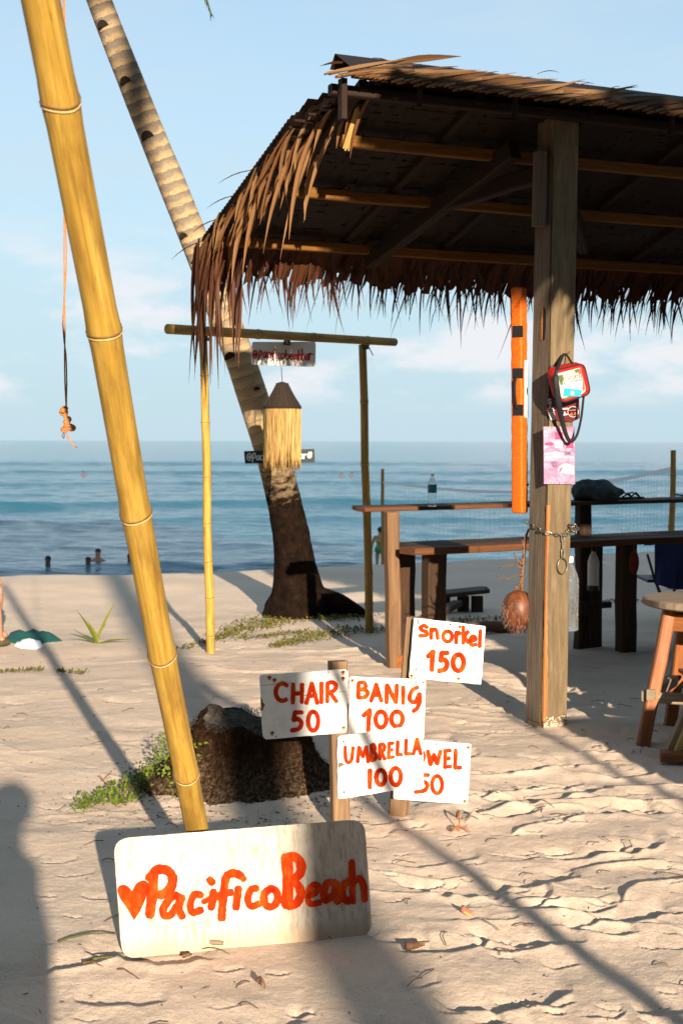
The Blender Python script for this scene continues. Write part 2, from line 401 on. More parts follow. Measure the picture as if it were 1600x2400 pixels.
b = NB('orange_fabric'); w = b.noise(b.coord('Object', (25, 25, 90)), 1, 4, 0.6, 0.4)
b.fin(b.ramp(w, [(0.3, (0.42, 0.070, 0.002)), (0.7, (0.54, 0.110, 0.003))]), 0.55, b.bump(w, 0.45, 0.008), 0.3)
plain('white_fabric', (0.80, 0.78, 0.75), 0.6, 0.05)
plain('red_fabric', (0.30, 0.010, 0.007), 0.55, 0.2, 60)
b = NB('clear_plastic'); b.fin((0.9, 0.9, 0.9), 0.08, None, 0.6); b.b.inputs['Transmission Weight'].default_value = 0.0; b.b.inputs['Alpha'].default_value = 0.18
b = NB('bottle_plastic'); b.fin((0.93, 0.96, 0.97), 0.06, None, 0.5, IOR=1.3); b.b.inputs['Transmission Weight'].default_value = 0.9; b.b.inputs['Alpha'].default_value = 0.42
plain('cream_card', (0.46, 0.42, 0.33), 0.5, 0.1); plain('teal_card', (0.03, 0.28, 0.40), 0.5, 0.1); plain('blue_card', (0.025, 0.13, 0.26), 0.5, 0.1)
plain('coral_card', (0.60, 0.09, 0.06), 0.5, 0.1); plain('white_card', (0.60, 0.58, 0.55), 0.5, 0.05); plain('green_card', (0.08, 0.12, 0.05), 0.5, 0.3)
plain('maroon_sign', (0.10, 0.015, 0.020), 0.4, 0.2); plain('navy_sign', (0.055, 0.085, 0.14), 0.4, 0.2); plain('black_sign', (0.012, 0.012, 0.016), 0.4, 0.2)
plain('emblem_orange', (0.35, 0.10, 0.05), 0.5, 0.3)
plain('bottle_label', (0.02, 0.16, 0.19), 0.5, 0.2); plain('bottle_cap', (0.75, 0.75, 0.75), 0.4, 0.05)
plain('milky_plastic', (0.55, 0.55, 0.55), 0.35, 0.1); plain('dark_cap', (0.02, 0.02, 0.025), 0.4, 0.1)
plain('navy_cloth', (0.018, 0.024, 0.085), 0.9, 0.25, 60, bump=0.2); plain('teal_cloth', (0.005, 0.10, 0.085), 0.85, 0.25, 20); plain('white_cloth', (0.72, 0.74, 0.76), 0.85, 0.08, 20)
plain('grey_cloth', (0.06, 0.085, 0.095), 0.9, 0.35, 25, bump=0.3); plain('black_rubber', (0.012, 0.012, 0.012), 0.7, 0.3)
plain('chair_steel', (0.02, 0.015, 0.015), 0.5, 0.2); plain('red_cloth', (0.11, 0.008, 0.004), 0.8, 0.3)
b = NB('coconut'); oc = b.coord('Object', (14, 14, 5)); g = b.noise(oc, 1.5, 6, 0.7); d = b.noise(b.coord('Object'), 9, 4, 0.6)
c = b.ramp(g, [(0.3, (0.05, 0.012, 0.005)), (0.55, (0.13, 0.036, 0.010)), (0.8, (0.26, 0.11, 0.025))]); c = b.mix(b.mr(d, 0.5, 0.7, 0, 0.7), c, (0.10, 0.025, 0.012)); b.fin(c, 0.5, b.bump(g, 0.3, 0.004), 0.4)
plain('twig', (0.14, 0.07, 0.035), 0.85, 0.4, 60); plain('litter', (0.10, 0.06, 0.035), 0.9, 0.5, 40)
plain('wicker', (0.020, 0.012, 0.008), 0.85, 0.5, 90, bump=0.6); 
b = NB('raffia'); g = b.noise(b.coord('Object', (160, 160, 6)), 1, 4, 0.6); r = b.objrand()
b.fin(b.mix(b.mr(g, 0.38, 0.62), (0.13, 0.07, 0.020), (0.46, 0.30, 0.11)), 0.85, None, 0.15)
b = NB('stump_bark'); oc = b.coord('Object'); g = b.noise(oc, 48, 7, 0.75); d = b.noise(oc, 6.5, 5, 0.65); st = b.noise(b.coord('Object', (60, 60, 7)), 1, 5, 0.7)
c = b.ramp(st, [(0.35, (0.014, 0.008, 0.005)), (0.55, (0.065, 0.032, 0.015)), (0.75, (0.16, 0.088, 0.043))])
c = b.mix(b.mr(d, 0.45, 0.6, 0, 0.6), c, (0.035, 0.018, 0.010))
sz = b.n.new('ShaderNodeSeparateXYZ'); b.l.new(oc, sz.inputs[0])
c = b.mix(b.math('MULTIPLY', b.mr(g, 0.46, 0.66, 0, 0.8), b.mr(b.math('ADD', sz.outputs[2], b.math('MULTIPLY', d, -0.30)), -0.15, 0.03, 1, 0)), c, (0.42, 0.31, 0.215))
b.fin(c, 0.95, b.bump(b.math('ADD', st, g), 1.0, 0.03), 0.03)
b = NB('stump_top'); oc = b.coord('Object'); g = b.noise(b.coord('Object', (9, 26, 20)), 1.6, 7, 0.7); d = b.noise(oc, 9, 4, 0.6)
c = b.ramp(g, [(0.3, (0.03, 0.022, 0.017)), (0.55, (0.085, 0.07, 0.056)), (0.8, (0.17, 0.14, 0.115))]); c = b.mix(b.mr(d, 0.5, 0.7, 0, 0.6), c, (0.06, 0.045, 0.035)); b.fin(c, 0.95, b.bump(g, 0.8, 0.012), 0.1)
plain('skin', (0.36, 0.17, 0.10), 0.55, 0.12, 15); plain('skin_dark', (0.11, 0.045, 0.026), 0.55, 0.12, 15); plain('hair', (0.012, 0.009, 0.008), 0.55, 0.3)
plain('green_swim', (0.01, 0.24, 0.06), 0.6, 0.15); plain('lime_swim', (0.30, 0.42, 0.03), 0.6, 0.1); plain('grey_shorts', (0.30, 0.28, 0.28), 0.85, 0.15); plain('dark_shirt', (0.05, 0.05, 0.06), 0.85, 0.2); plain('pink_shirt', (0.45, 0.16, 0.15), 0.85, 0.2); plain('sandal', (0.05, 0.045, 0.02), 0.8, 0.3)
plain('net', (0.70, 0.72, 0.74), 0.7, 0.05); plain('net_cord', (0.35, 0.40, 0.44), 0.7, 0.05)
plain('trunk_brown', (0.10, 0.07, 0.05), 0.9, 0.4, 20)
b = NB('poster'); o1 = b.coord('Object', (11, 11, 16)); g = b.noise(o1, 1.0, 5, 0.6, 0.8); h = b.noise(b.coord('Object', (30, 30, 85)), 1.0, 4, 0.6, 0.5)
c = b.ramp(g, [(0.30, (0.26, 0.10, 0.18)), (0.48, (0.38, 0.20, 0.30)), (0.65, (0.47, 0.32, 0.40)), (0.8, (0.52, 0.44, 0.45))]); c = b.mix(b.mr(h, 0.58, 0.66, 0, 0.5), c, (0.26, 0.08, 0.18)); b.fin(c, 0.6, None, 0.1)
plain('poster_rose', (0.34, 0.06, 0.13), 0.4, 0.3, 40); plain('poster_pale', (0.50, 0.42, 0.42), 0.4, 0.15, 40); plain('poster_violet', (0.17, 0.10, 0.17), 0.4, 0.35, 60)
plain('ember', (0.42, 0.10, 0.05), 0.5, 0.3)
# ================================================================== THE SETTING
PALM = G(704, 1438, 0.035)
STUMP = Vector((-0.40, 6.22, 0))
CREST0 = np.array([-3.4, 14.2]); CDIR = np.array([7.7, 3.8]) / np.hypot(7.7, 3.8); CN = np.array([-CDIR[1], CDIR[0]])
def hmac(x, y):
    """large shape of the beach"""
    x = np.asarray(x, float); y = np.asarray(y, float)
    s = (x - CREST0[0]) * CN[0] + (y - CREST0[1]) * CN[1]
    z = 0.10 * sstep(-4.0, 0.2, s)
    z = z - 0.118 * np.maximum(0, s - 0.2 + 0.25 * vnoise(x * 0.5, y * 0.1, 5))
    z = np.maximum(z, -4.6)
    def mound(cx, cy, r, h): return h * np.exp(-((x - cx) ** 2 + (y - cy) ** 2) / (r * r))
    z = z + mound(PALM.x + .25, PALM.y - .1, 1.15, 0.02) + mound(STUMP.x, STUMP.y, 0.6, 0.03)
    near = sstep(40, 15, y) * (0.3 + 0.7 * sstep(3, 6, y))
    z = z + near * (0.030 * fbm(x * 0.55, y * 0.55, 2, 3) + 0.012 * fbm(x * 1.7, y * 1.7, 2, 8))
    return z
def gz(x, y): return float(hmac(np.array([x]), np.array([y]))[0])
def onG(px, py):
    p = G(px, py)
    for _ in range(4): p = G(px, py, gz(p.x, p.y))
    return p

# prints left by feet: x, y, yaw, length, depth
prints = []
_r = random.Random(5)
for i in range(210):
    y = 3.0 + _r.random() ** 1.3 * 8; x = _r.uniform(-0.34, 0.36) * y
    if x < 0.0 and y > 4 and _r.random() < .75: continue
    if (x + .4) ** 2 + (y - 6.1) ** 2 < .5: continue
    prints.append((x, y, _r.uniform(0, 3.14), _r.uniform(0.20, 0.42), _r.uniform(0.012, 0.026)))
for i in range(700):
    y = 3.0 + _r.random() ** 1.2 * 8; x = _r.uniform(-0.30, 0.32) * y
    if x < 0.0 and _r.random() < .7: continue
    if (x + .4) ** 2 + (y - 6.1) ** 2 < .4: continue
    prints.append((x, y, _r.uniform(-.6, .6), _r.uniform(0.05, 0.14), _r.uniform(0.004, 0.011)))
def hmic(X, Y):
    """footprints, little scarps and lumps of dry trodden sand"""
    z = np.zeros_like(X)
    wx = X + 0.10 * fbm(X * 2.1, Y * 2.1, 3, 21); wy = Y + 0.16 * fbm(X * 1.9 + 7, Y * 1.9, 3, 22)
    soft = sstep(-0.75, 0.25, X / np.maximum(Y, 1) * 4.2 + 0.35 * vnoise(X * .8, Y * .8, 40))
    right = 0.25 + 0.75 * soft
    # small asymmetric scarps: rising gently, dropping sharply away from us
    for k, (fq, amp, sd, sl, cut) in enumerate(((1.9, 0.026, 31, 0.45, .94), (3.1, 0.020, 35, -0.30, .93), (5.3, 0.010, 38, 0.25, .92))):
        phs = wy * fq + sl * fq * wx + 0.9 * fbm(X * 1.1 + 3 * k, Y * 0.8, 3, sd) * fq * 0.5
        fr = phs - np.floor(phs)
        saw = np.where(fr < cut, np.clip((fr - .45) / (cut - .45), 0, 1) ** 1.6, 1 - sstep(cut, 1.0, fr))
        mask = sstep(0.12, 0.40, fbm(X * 1.25 + 3 * k, Y * 2.3 + 5, 3, sd + 2))
        z += amp * saw * mask * right
    # foot prints with a raised rim
    rowy = Y[:, 0]
    for (cx, cy, a, L, dp) in (prints if len(rowy) > 2 else []):
        w = 0.75 * L; i0, i1 = np.searchsorted(rowy, (cy - w, cy + w)); m = np.zeros(X.shape, bool) if False else None
        sl_ = slice(i0, i1); mm = (np.abs(X[sl_] - cx) < w)
        if i1 - i0 < 2 or not mm.any(): continue
        xx = X[sl_][mm] - cx; yy = Y[sl_][mm] - cy; ca, sa = math.cos(a), math.sin(a)
        # the heel of each print: a sharp drop away from us, then a gentle climb
        skew = 0.5 * math.sin(a * 3)
        xn = xx / (L * .5); edge = -np.sqrt(np.clip(1 - xn * xn, 0, 1)) + skew * xn + 0.14 * vnoise(xx * 25 + cx * 99, yy * 0, 3)
        yn = yy / (L * .34); lat = sstep(1.0, .75, np.abs(xn))
        q = yn - edge
        zs = z[sl_]; zs[mm] += dp * lat * (-sstep(-.04, .10, q) * np.clip(1 - q / 1.9, 0, 1) ** 1.3 + .35 * np.exp(-(np.minimum(q + .0, 0) / .35) ** 2) * (q < .05))
    z += 0.0045 * fbm(X * 8, Y * 8, 3, 50) * (0.4 + 0.6 * right) + 0.0016 * fbm(X * 34, Y * 34, 3, 60)
    z += 0.010 * fbm(X * 2.6, Y * 3.0, 2, 70)
    # litter-rough sand round the stump stays lower
    return z * sstep(16, 7, Y) * sstep(2.0, 2.9, Y)
ys = np.concatenate([np.linspace(-60, 2.4, 40), 2.4 + np.cumsum(np.linspace(0.0075, 0.0075, 1)).repeat(1)])
yy_, step = 2.41, 0
yl = [yy_]
while yy_ < 90:
    yy_ += 0.0019 * yy_ if yy_ < 14 else 0.012 * yy_
    yl.append(yy_)
ys = np.concatenate([np.linspace(-60, 2.0, 36), np.array(yl)])
tt = np.linspace(-0.30, 0.30, 500)
tt = np.concatenate([-np.geomspace(14, 0.31, 46), tt, np.geomspace(0.31, 14, 46)])
YY, TT = np.meshgrid(ys, tt, indexing='ij')
WY = np.where(YY < 3, 3 + 0 * YY, YY); XX = TT * WY
ZZ = hmac(XX, YY) + hmic(XX, YY)
ground = grid_mesh('ground', XX, YY, ZZ, 'sand'); ground['kind'] = 'structure'

# dark ground sheet added behind the viewpoint to cut light bounced off sand
XB, YB = np.meshgrid(np.linspace(-45, 45, 120), np.linspace(-58, 0.9, 90)); edge_ = 0.5 * fbm(XB * .6, YB * 0, 3, 7)
YB = YB + edge_ * sstep(-6, .9, YB); added_soil = grid_mesh('soil', XB, YB, hmac(XB, YB) + .02 + 0 * XB, 'soil'); added_soil['kind'] = 'structure'

# the sea
SEA = -2.7
def hsea(X, Y):
    z = 0.13 * fbm(X * 0.16, Y * 0.38, 4, 81) + 0.075 * fbm(X * .5, Y * 1.15, 3, 88)
    for y0, h, wdt, wob, sd in ((46, 0.22, 1.2, 2.0, 8), (53, 0.34, 1.5, 2.2, 1), (63, 0.26, 1.6, 3, 2), (74, 0.22, 1.8, 4, 9), (90, 0.42, 2.4, 6, 3), (112, 0.32, 3, 6, 4), (185, 0.95, 4.5, 9, 5), (250, 0.7, 6, 10, 6), (140, 0.35, 3, 7, 7)):
        c = y0 + 0.12 * X + wob * fbm(X * 0.03, X * 0 + sd, 3, 90 + sd)
        m = sstep(-0.35, 0.4, fbm(X * (1.6 / y0), X * 0 + sd * 3.3, 2, 99 + sd))
        d = (Y - c) / wdt
        z = z + h * m * np.where(d < 0, np.exp(-(d * 1.5) ** 2), np.exp(-(d * 0.8) ** 2))
    return z * sstep(700, 250, Y)
ysea = np.concatenate([np.geomspace(28, 300, 520), np.geomspace(302, 30000, 90)])
tsea = np.concatenate([-np.geomspace(6, 0.32, 30), np.linspace(-0.31, 0.31, 330), np.geomspace(0.32, 6, 30)])
YS, TS = np.meshgrid(ysea, tsea, indexing='ij'); XS = TS * YS
sea = grid_mesh('sea', XS, YS, SEA + hsea(XS, YS), 'sea'); sea['kind'] = 'structure'

# ------------------------------------------------------------------ leaning coconut palm
def rot_to(d, up=Vector((0, 0, 1))):
    return Vector(d).to_track_quat('Z', 'Y').to_matrix()
def frond(mbr, mbl, base, d0, L, droop, seg=16, lw=0.03, ll=0.55, rnd=None, twist=0.0):
    rnd = rnd or random
    p = Vector(base); d = Vector(d0).normalized(); pts = [p.copy()]; ds = [d.copy()]
    for i in range(seg):
        d = (d + Vector((0, 0, -droop / seg * (0.6 + 1.2 * i / seg)))).normalized(); p = p + d * (L / seg); pts.append(p.copy()); ds.append(d.copy())
    mbr.tube(pts, [0.022 * (1 - 0.85 * i / seg) + 0.003 for i in range(seg + 1)], 6)
    n = int(L / 0.055)
    for k in range(n):
        t = 0.12 + 0.88 * k / n; i = min(seg - 1, int(t * seg)); q = pts[i].lerp(pts[i + 1], t * seg - i); dd = ds[i]
        side = dd.cross(Vector((0, 0, 1)))
        if side.length < 1e-3: side = Vector((1, 0, 0))
        side.normalize(); l = ll * (0.35 + 0.65 * math.sin(math.pi * min(1, 0.15 + t * 0.85))) * rnd.uniform(.8, 1.1)
        for sg in (-1, 1):
            a = (dd * 0.75 + side * sg * 0.8 + Vector((0, 0, rnd.uniform(-.1, .15)))).normalized(); m = q + a * (l * .5); e = m + (a * 0.7 + Vector((0, 0, -0.75))).normalized() * (l * .5)
            wv = dd.cross(a).cross(a).normalized() * lw * .5
            mbl.add([q - wv * .5, q + wv * .5, m + wv, m - wv, e], [(0, 1, 2, 3), (3, 2, 4)], [(0, 0), (1, 0), (1, l * .5), (0, l * .5), (.5, l)])
palm = thing('coconut_palm', PALM, 'leaning coconut palm with notched ringed trunk growing on the beach behind the bamboo frame', 'palm tree')
tp = [(700, 1425, 185), (694, 1398, 160), (686, 1352, 118), (678, 1300, 97), (668, 1230, 84), (652, 1150, 79), (632, 1070, 75), (604, 985, 70), (577, 900, 70), (548, 815, 68), (514, 725, 67), (474, 620, 66), (434, 520, 64), (386, 400, 63), (345, 300, 60), (306, 200, 59), (268, 105, 57), (228, 0, 55)]
pts = []; rad = []
for i, (x, y, w) in enumerate(tp):
    d = PALM.y - 0.9 * (i / 17) ** 1.2; pts.append(S(x, y, d)); rad.append(w * 1.0204 / FPX * d / 2)
ext = pts[-1] - pts[-2]
while pts[-1].z < 7.0:
    ext = (ext + Vector((0.0, 0, 0.012))); pts.append(pts[-1] + ext.normalized() * 0.4); rad.append(rad[-1] * 0.985)
# smooth and ringed
def resample(pts, rad, step):
    P2 = []; R2 = []
    for i in range(len(pts) - 1):
        p0 = pts[max(i - 1, 0)]; p1 = pts[i]; p2 = pts[i + 1]; p3 = pts[min(i + 2, len(pts) - 1)]
        n = max(1, int((p2 - p1).length / step))
        for k in range(n):
            t = k / n; P2.append(0.5 * ((2 * p1) + (p2 - p0) * t + (2 * p0 - 5 * p1 + 4 * p2 - p3) * t * t + (3 * p1 - p0 - 3 * p2 + p3) * t ** 3)); R2.append(rad[i] * (1 - t) + rad[i + 1] * t)
    P2.append(pts[-1]); R2.append(rad[-1]); return P2, R2
pp, pr = resample(pts, rad, 0.03)
m = MB().tube([p for p in pp], pr, 28)
vs = np.array(m.v); nn = 29; Lc = np.array(m.uv)[:, 1]; an = np.array(m.uv)[:, 0] * 2 * np.pi
ctr = np.repeat(np.array([tuple(p) for p in pp]), nn, axis=0)
k = 1 + 0.010 * ((Lc * 10.5 + 0.15 * np.sin(an * 2)) % 1.0) + 0.018 * fbm(np.cos(an) * 2 + 5, Lc * 4 + np.sin(an) * 2, 3, 4)
lowk = np.exp(-(Lc / 0.33) ** 2)
k = k * (1 + lowk * (0.22 * fbm(np.cos(an) * 2.2 + 9, np.sin(an) * 2.2 + Lc * 4, 4, 14, .6) + 0.22 * np.cos(an - 0.2)) + 0.06 * np.exp(-(Lc / 1.2) ** 4) * fbm(np.cos(an) * 5, np.sin(an) * 5 + Lc * 9, 3, 15))
vs = ctr + (vs - ctr) * k[:, None]; m.v = [tuple(v) for v in vs]
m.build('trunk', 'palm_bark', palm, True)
for (a_, b_, r_) in (((720, 1375), (838, 1412), .10), ((650, 1385), (612, 1428), .11), ((700, 1385), (760, 1432), .09)):
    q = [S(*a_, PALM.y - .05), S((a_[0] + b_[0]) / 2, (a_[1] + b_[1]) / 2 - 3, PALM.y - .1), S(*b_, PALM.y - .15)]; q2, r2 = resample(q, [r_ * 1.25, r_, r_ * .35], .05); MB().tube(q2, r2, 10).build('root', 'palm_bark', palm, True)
# climbing notches cut in the trunk
for (x, y, w) in ((236, 57, 26), (288, 186, 26), (338, 312, 30), (421, 542, 20), (528, 818, 28), (590, 893, 14)):
    i = min(range(len(pp)), key=lambda j: (pp[j] - S(x, y, pp[j].y)).length)
    c = S(x, y, pp[i].y - pr[i] * 0.93); t = (pp[i + 1] - pp[i]).normalized(); wd = w * 1.02 / FPX * c.y / 2
    sdv = t.cross(Vector((0, 1, 0))).normalized() * -1; n = 10; poly = []
    for q in range(n + 1):
        a = math.pi * q / n; poly.append(c + sdv * math.cos(a) * wd + t * (math.sin(a) * wd * 1.05 - wd * .4) + Vector((0, -0.014 - 0.02 * math.sin(a), 0)))
    mm = MB().prism(poly, Vector((0, 0.05, 0)))
    mm.build('notch', 'notch', palm)
top = pp[-1]; rnd = random.Random(3)
for kf in range(15):
    az = kf * 2.399; el = rnd.uniform(0.25, 0.95); d0 = Vector((math.cos(az) * math.cos(el), math.sin(az) * math.cos(el), math.sin(el)))
    a, bb = MB(), MB(); frond(a, bb, top, d0, rnd.uniform(2.6, 3.4), rnd.uniform(1.1, 1.6), rnd=rnd)
    fr_ = a.build('frond', 'green_frond', palm); bb.build('leaflets', 'green_frond', fr_, kind='stuff')
# one old frond hangs down into the picture
a, bb = MB(), MB(); tipw = P(343, 44, 10.6); dd = tipw - top
frond(a, bb, top, (dd.normalized() + Vector((0, 0, 0.55))), dd.length * 1.10, 0.95, rnd=rnd, ll=0.38)
shift = tipw - Vector(a.v[-1])
fr_ = a.build('frond', 'green_frond', palm); bb.build('leaflets', 'green_frond', fr_, kind='stuff')
for i in range(7):
    an_ = i * 0.9; c = top + Vector((math.cos(an_) * .22, math.sin(an_) * .22, -0.15)); MB().blob(c, (.11, .11, .14)).build('nut', 'coconut', palm, True)

# ------------------------------------------------------------------ bamboo
def culm(parent, a, b, ra, rb, nodes, mat='bamboo', n=20, wob=0.0, hollow_end=False):
    """a bamboo culm from a to b; nodes = fractions along it"""
    a = Vector(a); b = Vector(b); pts = []; rad = []
    ts = sorted(set([i / 40 for i in range(41)] + [t + o for t in nodes for o in (-.012, -.004, 0, .004, .012)]))
    ts = [t for t in ts if 0 <= t <= 1]
    kr = random.Random(int(abs(a.x) * 1000)); ks = [(0, 0)] + [(q, kr.uniform(-1, 1) * (ra * .16)) for q in sorted(nodes)] + [(1, 0)]
    def kink(t): return float(np.interp(t, [q[0] for q in ks], [q[1] for q in ks]))
    sx = Vector((1, 0, 0)) if abs((b - a).normalized().x) < .7 else Vector((0, 0, 1))
    for t in ts:
        w = kink(t)
        pts.append(a.lerp(b, t) + sx * w); r = ra + (rb - ra) * t
        dn = min([abs(t - q) for q in nodes] or [1]); r *= 1 + 0.075 * math.exp(-(dn / 0.008) ** 2); rad.append(r)
    o = MB().tube(pts, rad, n).build('culm', mat, parent, True)
    for t in nodes:
        w = kink(t); c = a.lerp(b, t) + sx * w; r = (ra + (rb - ra) * t) * 1.05; d = (b - a).normalized()
        x = d.cross(Vector((0.1, -1, 0.2))).normalized(); y = d.cross(x)
        rg = [c + x * math.cos(q) * r + y * math.sin(q) * r + d * 0.004 * math.sin(q * 2 + t * 9) for q in [2 * math.pi * j / 20 for j in range(20)]]
        MB().tube(rg, r * 0.085, 6, closed=True).build('node_ring', 'bamboo_node', o, True); MB().tube([q - d * r * .20 for q in rg], r * 0.075, 6, closed=True).build('node_ridge', 'bamboo_pale', o, True)
    return o
B0 = P(486, 2075, 4.72); B1 = P(90, -6, 2.62)
dirb = (B1 - B0); B0 = B0 - dirb.normalized() * 0.05; B2 = B0 + (B1 - B0) * 1.36
pole = thing('bamboo_pole', (B0.x, B0.y, 0), 'thick yellow bamboo pole leaning towards us behind the PacificoBeach board', 'bamboo pole')
Lb = (B2 - B0).length
def tat(px, py):       # fraction along the pole that shows at this height in the picture
    best = min(range(2001), key=lambda i: abs(_py(B0.lerp(B2, i / 2000)) - py)); return best / 2000
def _py(p):
    q = p - CAM; return 1200 - FPX * q.dot(CU) / q.dot(_f)
nd = [tat(0, y * 1.0204) for y in (1775, 1502, 1176, 754, 228)]
culm(pole, B0, B2, 0.0375, 0.0345, nd + [0.93], n=32)

# rope line above the picture, with two loose ends hanging from it
RH = P(152, 100, 4.0); tiep = Vector((RH.x, RH.y, 3.42)); tip = B2.copy()
far_t = min(pp, key=lambda q: abs(q.z - 5.6))
lp = []
for i in range(25):
    t = i / 24
    k1 = (tiep.y - tip.y) / (far_t.y - tip.y)
    lp.append(tip.lerp(tiep, t / k1) if t < k1 else tiep.lerp(far_t, (t - k1) / (1 - k1)))
hr = thing('hanging_rope', tiep, 'frayed orange twine with a knotted end dangling left of the thick bamboo pole', 'rope')
MB().tube(lp, 0.006, 6).build('overhead_line', 'rope', hr, True)
K = P(157, 962, 4.0)
for s_, xs in ((0, (149, 150, 151, 151, 153, 152, 153, 156)), (1, (152, 154, 154, 156, 148, 155, 157, 156))):
    q = [tiep] + [P(x, y, 4.0 + .006 * s_) for x, y in zip(xs, (0, 250, 480, 620, 760, 830, 900, 962))]
    q2, r2 = resample(q, [0.0021] * len(q), 0.04); MB().tube(q2, 0.0021, 6).build('strand', 'rope', hr, True)
rnd = random.Random(8); km = MB()
for (x, y, r) in ((151, 958, .012), (148, 966, .011), (157, 988, .011), (160, 983, .010), (152, 1005, .012), (166, 1002, .012), (171, 1003, .009), (158, 996, .009)):
    c = P(x, y, 4.0); r *= .72
    for j in range(3):
        M3 = Matrix.Rotation(rnd.uniform(0, 3), 3, 'X') @ Matrix.Rotation(rnd.uniform(0, 3), 3, 'Z')
        ring = [c + M3 @ Vector((math.cos(a) * r, math.sin(a) * r, 0)) for a in [2 * math.pi * i / 12 for i in range(12)]]; km.tube(ring, 0.0032, 6, closed=True)
km.tube([P(156, 962, 4.0), P(154, 975, 4), P(158, 990, 4), P(153, 1006, 4)], 0.006, 6)
km.build('knot', 'rope', hr, True)
MB().tube([P(156, 1012, 4.0), P(161, 1028, 4), P(170, 1042, 4), P(181, 1050, 4)], 0.0022, 5).build('frayed_end', 'rope', hr, True)
MB().tube([P(150, 1012, 4.0), P(146, 1024, 4), P(150, 1028, 4), P(152, 1016, 4)], 0.0014, 5).build('frayed_end', 'wire', hr, True)

# ------------------------------------------------------------------ bamboo frame with the hanging sign
fl0 = S(485, 1507, 9.9); fl1 = S(467, 772, 9.9); frr0 = S(850, 1458, 11.05); frr1 = S(832, 792, 11.05)
xb0 = S(380, 757, 9.62); xb1 = S(900, 787, 11.26)
frame = thing('bamboo_goalpost', fl0, 'tall bamboo goal-like frame of two posts and a crossbar planted in the sand', 'bamboo goalpost')
def nods(ys, y0, y1): return [(y0 - y) / (y0 - y1) for y in ys]
culm(frame, fl0 - Vector((0, 0, .12)), fl1 + Vector((0, 0, 0.0)), 0.031, 0.027, nods((1480, 1390, 1305, 1215, 1105, 975, 865), 1570, 772), 'bamboo')
culm(frame, frr0 - Vector((0, 0, .12)), frr1 + Vector((0, 0, 0)), 0.032, 0.030, nods((1400, 1330, 1180, 1070, 925), 1510, 792), 'bamboo_old')
fwd = Vector((0.02, -0.055, 0.0))
culm(frame, xb0 + fwd, xb1 + fwd, 0.034, 0.031, (.12, .36, .61, .86), 'bamboo_old')
for q, sd in ((S(470, 768, 9.9), 1), (S(835, 789, 11.05), 2), (S(654, 780, 10.47), 3)):
    lm = MB(); rnd = random.Random(sd)
    dx = (xb1 - xb0).normalized()
    for j in range(5):
        o_ = dx * rnd.uniform(-.03, .03); ring = [q + fwd * (0.5 if sd < 3 else 1) + o_ + Vector((0, math.cos(a) * .042, math.sin(a) * .042)) + dx * .02 * math.sin(a + j) for a in [2 * math.pi * i / 14 for i in range(14)]]
        lm.tube(ring, 0.006, 6, closed=True)
    if sd == 2:
        lm.tube([q + Vector((.02, -.1, 0)), q + Vector((.05, -.11, -.06)), q + Vector((.07, -.11, -.10))], .004, 5)
    lm.build('lashing', 'wire', frame, True)

# ------------------------------------------------------------------ lettering drawn with a brush
def arc(cx, cy, rx, ry, a0, a1, n=12):
    return [(cx + rx * math.cos(R(a0 + (a1 - a0) * i / n)), cy + ry * math.sin(R(a0 + (a1 - a0) * i / n))) for i in range(n + 1)]
